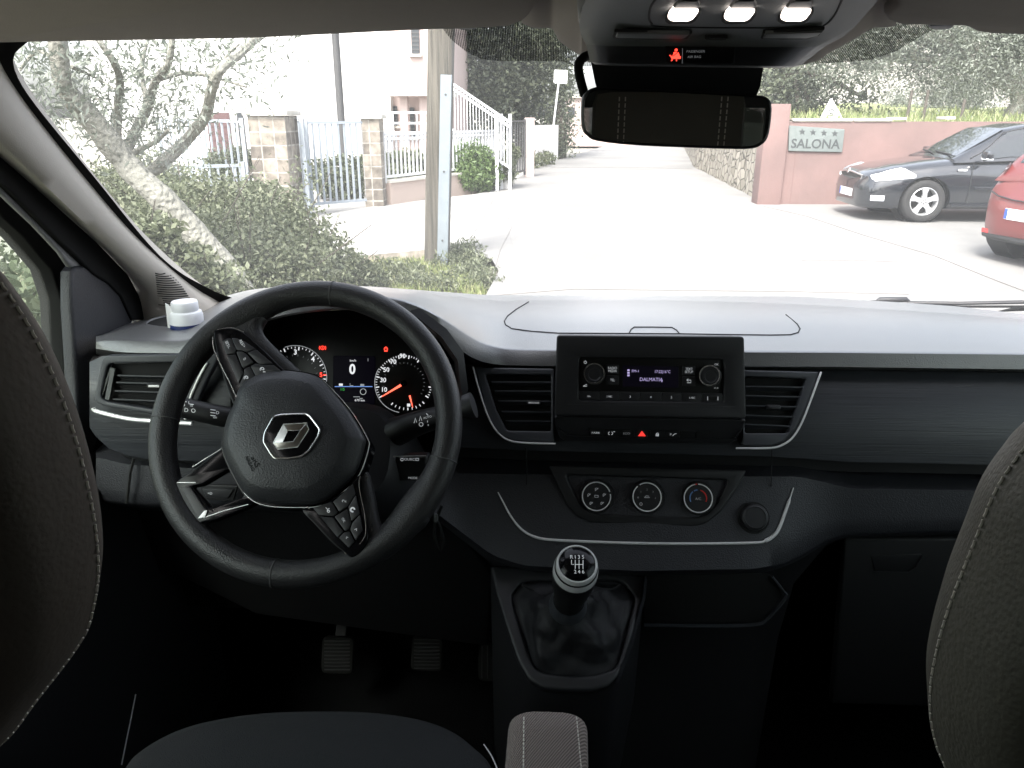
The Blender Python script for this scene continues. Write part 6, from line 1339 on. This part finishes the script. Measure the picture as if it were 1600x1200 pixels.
# =====================================================================  PARKED CARS
def car(name, label, st, gh, paint, T, L, wheels, wr, parts):
    """st: body stations (distance from the end, top, bottom, half width); gh: cabin stations (distance, top, half width of roof, foot z)"""
    e = empty(name, T @ Vector((wheels[0], 0, 0)), label, 'car')
    ks = np.array(st, float); S = np.unique(np.concatenate([np.linspace(ks[0, 0], ks[-1, 0], 56), ks[:, 0]]))
    def cs(col): 
        v = np.interp(S, ks[:, 0], ks[:, col]); return v
    zt, zb, hw = cs(1), cs(2), cs(3)
    def sec(s_, t, b, h_):
        f = [(0, t), (.45, t - .004), (.75, t - .022), (.90, t - .06), (.965, t - .12), (.99, t - .22), (1, (t + b) / 2 + .04), (.992, (t + b) / 2 - .08), (.975, b + .10), (.93, b + .02), (.85, b), (0, b)]
        if t - b < .35: f = [(y, b + (t - b) * k) for (y, _), k in zip(f, (1, .99, .96, .88, .78, .66, .52, .4, .25, .1, 0, 0))]
        right = [Vector((s_, y * h_, z)) for y, z in f]; left = [Vector((s_, -p.y, p.z)) for p in right[-2:0:-1]]; return right + left
    rows = [sec(a, b, c, d) for a, b, c, d in zip(S, zt, zb, hw)]
    s = MB(); s.loft(rows, paint, closed=True, caps=True)
    me = bpy.data.meshes.new('tmp'); me.from_pydata(s.v, [], s.f); me.update(); bmm = bmesh.new(); bmm.from_mesh(me); bmesh.ops.recalc_face_normals(bmm, faces=bmm.faces); bmm.to_mesh(me); bmm.free()
    ob = bpy.data.objects.new('tmp', me); COL.objects.link(ob); cut = []
    for x in wheels:
        for sd in (-1, 1):
            m2 = MB(); m2.lathe((x, sd * 1.15, wr), (0, -sd, 0), [(wr + .055, 0), (wr + .055, .52)], paint, 40, capend=True); mm = bpy.data.meshes.new('cut'); mm.from_pydata(m2.v, [], m2.f); mm.update()
            bb = bmesh.new(); bb.from_mesh(mm); bmesh.ops.recalc_face_normals(bb, faces=bb.faces); bb.to_mesh(mm); bb.free()
            co = bpy.data.objects.new('cut', mm); COL.objects.link(co); cut.append(co); md = ob.modifiers.new('b', 'BOOLEAN'); md.operation = 'DIFFERENCE'; md.object = co; md.solver = 'EXACT'
    dg = bpy.context.evaluated_depsgraph_get(); dg.update(); r_ = bpy.data.meshes.new_from_object(ob.evaluated_get(dg))
    b = MB(); b.add([T @ v.co for v in r_.vertices], [list(p.vertices) for p in r_.polygons], paint); body = b.build('body', e, angle=32)
    for o in cut + [ob]: bpy.data.objects.remove(o)
    s = MB()
    for x in wheels:
        for sd in (-1, 1): c = T @ Vector((x, sd * .45, wr)); ax = (T.to_3x3() @ Vector((0, sd, 0))).normalized(); s.lathe(c, ax, [(.001, .02), (wr + .05, .02), (wr + .05, .30)], 'car_trim', 32)
    s.build('wheel_well', e)
    # cabin
    g = np.array(gh, float); G_ = np.unique(np.concatenate([np.linspace(g[0, 0], g[-1, 0], 40), g[:, 0]])); gt, gw, gz = [np.interp(G_, g[:, 0], g[:, k]) for k in (1, 2, 3)]
    bw = np.interp(G_, ks[:, 0], ks[:, 3]) * .955
    def gsec(x, t, w_, z, b_):
        h = max(t - z, .004); f = [(0, t), (w_ * .6, t - .006), (w_ * .88, t - .02), (w_ * .97, t - .045 * min(1, h / .3)), (w_ + (b_ - w_) * .25, t - h * .28), (w_ + (b_ - w_) * .65, t - h * .68), (b_, z - .03)]
        r = [Vector((x, y, zz)) for y, zz in f]; return r + [Vector((x, -p.y, p.z)) for p in r[-1:0:-1]]
    rows = [gsec(*q) for q in zip(G_, gt, gw, gz, bw)]
    s = MB(); s.loft([[T @ p for p in r] for r in rows], paint, closed=True, caps=True); s.build('cabin', e, angle=50)
    def side(x, t, off=.004, sd=1):   # point on the cabin side, t 0 foot .. 1 top
        tt, w_, z, b_ = [np.interp(x, G_, v) for v in (gt, gw, gz, bw)]; h = tt - z; return T @ Vector((x, sd * (w_ + (b_ - w_) * (1 - t) + off), z + h * t * .93))
    def topp(x, y, off=.004):
        tt, w_ = np.interp(x, G_, gt), np.interp(x, G_, gw); return T @ Vector((x, y * w_, tt + off - .02 * abs(y) ** 4))
    parts(e, side, topp, T)
    for x in wheels:
        for sd in (-1, 1):
            w_ = empty('wheel', T @ Vector((x, sd * .78, wr)), parent=e); c = T @ Vector((x, sd * .67, wr)); ax = (T.to_3x3() @ Vector((0, sd, 0))).normalized()
            s = MB(); s.lathe(c, ax, [(wr * .66, .0), (wr * .95, .0), (wr, .02), (wr, .17), (wr * .97, .19), (wr * .88, .205), (wr * .72, .20), (wr * .66, .19)], 'tyre', 48); s.build('tyre', w_)
            s = MB(); s.lathe(c, ax, [(wr * .67, .05), (wr * .67, .19), (wr * .64, .195), (wr * .61, .18), (wr * .60, .06)], 'alloy', 40); s.lathe(c, ax, [(.001, .185), (wr * .13, .185), (wr * .17, .175), (wr * .17, .10)], 'alloy', 24); s.lathe(c, ax, [(.001, .07), (wr * .62, .07)], 'car_trim', 32)
            u = ax.cross(Vector((0, 0, 1))).normalized(); v = Vector((0, 0, 1))
            for k in range(5):
                a = 2 * math.pi * k / 5 + .3; d = u * math.cos(a) + v * math.sin(a); tq = ax.cross(d); p0, p1 = c + d * wr * .12, c + d * wr * .63
                vs = [p + tq * i * w2 + ax * h_ for p, w2, o2 in ((p0, wr * .13, .178), ((p0 + p1) / 2, wr * .10, .185), (p1, wr * .17, .186)) for i in (-1, 1) for h_ in (o2 - .03, o2)]
                s.add(vs, [(1, 3, 7, 5), (5, 7, 11, 9), (0, 1, 5, 4), (4, 5, 9, 8), (3, 2, 6, 7), (7, 6, 10, 11)], 'alloy', flat=True)
                dd = u * math.cos(a + .63) + v * math.sin(a + .63); s.lathe(c + dd * wr * .10 + ax * .186, ax, [(.010, 0), (.001, .001)], 'car_trim', 8)
            s.build('rim', w_)
def TF(o, heading):  # local x runs from the near end towards the far end of the car
    return Matrix.Translation(o) @ Matrix.Rotation(heading, 4, 'Z')
def dark_parts(e, side, top, T):
    P = lambda x, y, z: T @ Vector((x, y, z))
    s = MB(); s.loft([[top(x, y) for y in np.linspace(-.93, .93, 9)] for x in np.linspace(1.30, 1.98, 8)], 'car_glass'); s.build('windscreen', e)
    for sd in (1, -1):
        for a, b in ((1.72, 2.62), (2.70, 3.42)):
            s = MB(); s.loft([[side(x, t * (min(1, max(.05, (x - 1.40) / .62)) if a < 2 else 1), .004, sd) for x in np.linspace(a, b, 10)] for t in (.08, .5, .93)], 'car_glass'); s.build('side_window', e)
        s = MB(); s.tube([side(x, min(.97, max(.05, (x - 1.3) / .68)), .006, sd) for x in (1.45, 1.6, 1.75, 1.95)] + [side(x, .98, .006, sd) for x in (2.3, 2.8, 3.3)], .008, 'car_trim', 6); s.build('window_trim', e)
        s = MB(); s.tube([P(1.62, sd * .885, .93), P(1.62, sd * .99, .965)], .02, 'car_trim', 8); M_ = T.to_3x3(); s.box(P(1.60, sd * 1.0, 1.005), (.11, .19, .125), 'car_black', rot=M_, bev=.035); s.box(P(1.60, sd * 1.02, .955), (.10, .14, .022), 'lamp_clear', rot=M_, bev=.006); s.build('wing_mirror', e)
        # headlight: swept panel round the corner
        HLp = [(.07, .60, .50), (.07, .60, .60)]
        rows = []
        for t in np.linspace(0, 1, 12):
            x = .05 + .62 * t ** 1.1; y = np.interp(x, [0, .06, .2, .5, .9], [.50, .72, .805, .865, .888]) * 1.004 + .004; y = .50 + (y - .50) * 1 if t > .15 else .50 + (y - .50) * (.4 + t * 4)
            z0 = .60 + .07 * t; z1 = .665 + .15 * min(1, t * 1.6) ** .7 - .10 * max(0, t - .7) / .3
            rows.append([P(x, sd * y, z0), P(x - .004, sd * (y + .006), (z0 + z1) / 2), P(x + .012, sd * (y - .03), z1)])
        s = MB(); s.loft(rows, 'lamp_clear'); s.build('headlight', e)
        s = MB(); s.loft([[P(x, sd * (np.interp(x, [.07, .2, .5], [.73, .81, .868]) * 1.0 + .004), z) for x in np.linspace(.09, .27, 6)] for z in (.32, .36, .40)], 'lamp_clear'); s.build('fog_light', e)
        s = MB(); s.box(P(1.33, sd * .896, .79), (.13, .012, .028), 'lamp_clear', rot=T.to_3x3()); s.build('side_repeater', e)
        s = MB(); s.tube([P(1.48, sd * .893, z) for z in (.9, .7, .5, .3)], .004, 'car_trim', 5); s.tube([P(2.66, sd * .897, z) for z in (.93, .7, .5, .3)], .004, 'car_trim', 5); s.build('door_gap', e)
        s = MB(); s.box(P(2.3, sd * .900, .52), (1.5, .018, .045), 'car_black', rot=T.to_3x3(), bev=.006); s.box(P(2.1, sd * .885, .27), (1.7, .02, .05), 'car_black', rot=T.to_3x3(), bev=.006); s.build('rub_strip', e)
        s = MB(); s.box(P(2.45, sd * .905, .86), (.18, .03, .03), 'car_black', rot=T.to_3x3(), bev=.008); s.build('door_handle', e)
    # grille with bright surround, badge, plate, lower grille
    s = MB(); g_ = [(-.50, .68), (-.42, .49), (.42, .49), (.50, .68), (.20, .715), (0, .725), (-.20, .715)]
    gx = lambda y: .015 + .18 * abs(y) ** 2.2
    s.add([P(gx(y) - .035, y, z) for y, z in g_], [tuple(range(7))], 'car_trim', flat=True); s.build('grille', e)
    s = MB(); s.tube([P(gx(y) - .038, y, z) for y, z in g_], .014, 'chrome', 8, closed=True); s.build('grille_surround', e)
    s = MB(); s.lathe(P(-.03, 0, .73), T.to_3x3() @ Vector((-1, 0, .4)), [(.045, 0), (.045, .01), (.03, .016), (.001, .016)], 'chrome', 20); s.build('badge', e)
    s = MB(); s.box(P(-.035, 0, .40), (.015, .52, .115), 'plate_white', rot=T.to_3x3() ); s.box(P(-.044, .24, .40), (.004, .04, .105), 'plate_blue', rot=T.to_3x3()); s.build('number_plate', e)
    s = MB()
    for z in (.215, .245, .275): s.add([P(.005 + .03 * abs(y) ** 2 , y, z + dz) for y in (-.55, 0, .55) for dz in (0, .016)], [(0, 2, 3, 1), (2, 4, 5, 3)], 'car_trim', flat=True)
    s.build('lower_grille', e)
    s = MB(); s.tube([P(1.28, -.55, 1.0), P(1.33, .1, 1.03)], .010, 'car_trim', 6); s.tube([P(1.27, .05, 1.0), P(1.36, .62, 1.03)], .010, 'car_trim', 6); s.build('wiper', e)
TB = TF(PZ(1437, 347.5) - Matrix.Rotation(R(-1), 3, 'Z') @ Vector((.86, -.83, 0)), R(-1))
car('parked_car', 'black hatchback with alloy wheels parked before the pink wall, its nose to the left',
    [(-.03, .58, .26, .45), (0, .65, .20, .60), (.07, .72, .19, .73), (.2, .78, .19, .81), (.5, .85, .19, .868), (.9, .91, .20, .886), (1.30, .955, .20, .89), (2, .96, .20, .893), (3, .98, .20, .89), (4.0, 1.0, .22, .87), (4.4, .98, .26, .82), (4.55, .85, .32, .70)],
    [(1.22, .95, .74, .92), (1.98, 1.385, .60, .95), (2.35, 1.45, .61, .95), (2.9, 1.45, .61, .96), (3.5, 1.37, .59, .97), (4.05, 1.10, .60, .98), (4.25, 1.0, .62, .97)],
    'car_black', TB, 4.57, (.86, 3.44), .318, dark_parts)
def red_parts(e, side, top, T):
    P = lambda x, y, z: T @ Vector((x, y, z)); M_ = T.to_3x3()
    s = MB(); s.loft([[top(x, y, .005) for y in np.linspace(-.84, .84, 9)] for x in np.linspace(.22, .55, 7)], 'car_glass'); s.build('rear_window', e)
    for sd in (1, -1):
        s = MB(); s.loft([[side(x, t * (min(1, (x - .3) / .5)), .004, sd) for x in np.linspace(.55, 2.6, 12)] for t in (.1, .5, .9)], 'car_glass'); s.build('side_window', e)
        s = MB(); s.loft([[P(.10 + .15 * t, sd * (.56 + .20 * t), .84), P(.10 + .17 * t, sd * (.56 + .21 * t), .95), P(.17 + .16 * t, sd * (.56 + .19 * t), 1.06)] for t in np.linspace(0, 1.4, 7)], 'lamp_red'); s.build('tail_light', e)
        s = MB(); s.loft([[P(-.012 + .02 * t, sd * (.42 + .20 * t), .30), P(-.012 + .02 * t, sd * (.42 + .20 * t), .35)] for t in (0, .5, 1)], 'lamp_red'); s.build('reflector', e)
    s = MB(); s.box(P(-.045, 0, .55), (.015, .52, .115), 'plate_white', rot=M_); s.box(P(-.054, .24, .55), (.004, .04, .105), 'plate_blue', rot=M_)
    pq = PL(P(-.0535, -.02, .55), M_ @ Vector((-1, 0, 0))); t_ = MB(); s.build('number_plate', e)
    s = MB(); s.lathe(P(.065, 0, .90), M_ @ Vector((-1, 0, .25)), [(.062, 0), (.062, .012), (.052, .012), (.050, .004), (.001, .004)], 'chrome', 28); s.build('badge', e)
    s = MB(); s.tube([P(.05, -.64, .76), P(-.005, -.45, .72), P(-.035, -.2, .70), P(-.04, 0, .695), P(-.035, .2, .70), P(-.005, .45, .72), P(.05, .64, .76)], .009, 'car_trim', 6); s.build('tailgate_gap', e)
    s = MB(); s.tube([P(.25, -.78, .29), P(.06, -.62, .28), P(-.01, -.4, .28), P(-.03, 0, .28), P(-.01, .4, .28), P(.06, .62, .28), P(.25, .78, .29)], .035, 'car_trim', 8); s.build('lower_bumper', e)
    s = MB(); s.tube([P(.28, .1, 1.16), P(.34, -.35, 1.2)], .012, 'car_trim', 6); s.build('wiper', e)
TR = TF(PZ(1580, 398) - Matrix.Rotation(R(12), 3, 'Z') @ Vector((.56, .72, 0)), R(12))
car('parked_car', 'red hatchback cut by the right edge, its rear number plate towards us',
    [(-.045, .60, .34, .34), (-.025, .68, .29, .48), (.03, .74, .27, .62), (.10, .88, .26, .71), (.22, .96, .26, .79), (.40, .98, .25, .835), (.7, .98, .2, .845), (2, .95, .2, .845), (3, .90, .2, .84), (3.6, .70, .2, .74), (3.9, .55, .25, .55)],
    [(.10, .93, .56, .90), (.30, 1.18, .60, .93), (.55, 1.42, .56, .94), (1.0, 1.475, .57, .94), (1.9, 1.46, .57, .93), (2.6, 1.2, .6, .92), (3.1, .93, .64, .90)],
    'car_red', TR, 3.9, (.56, 3.1), .295, red_parts)
# registration characters on the plates
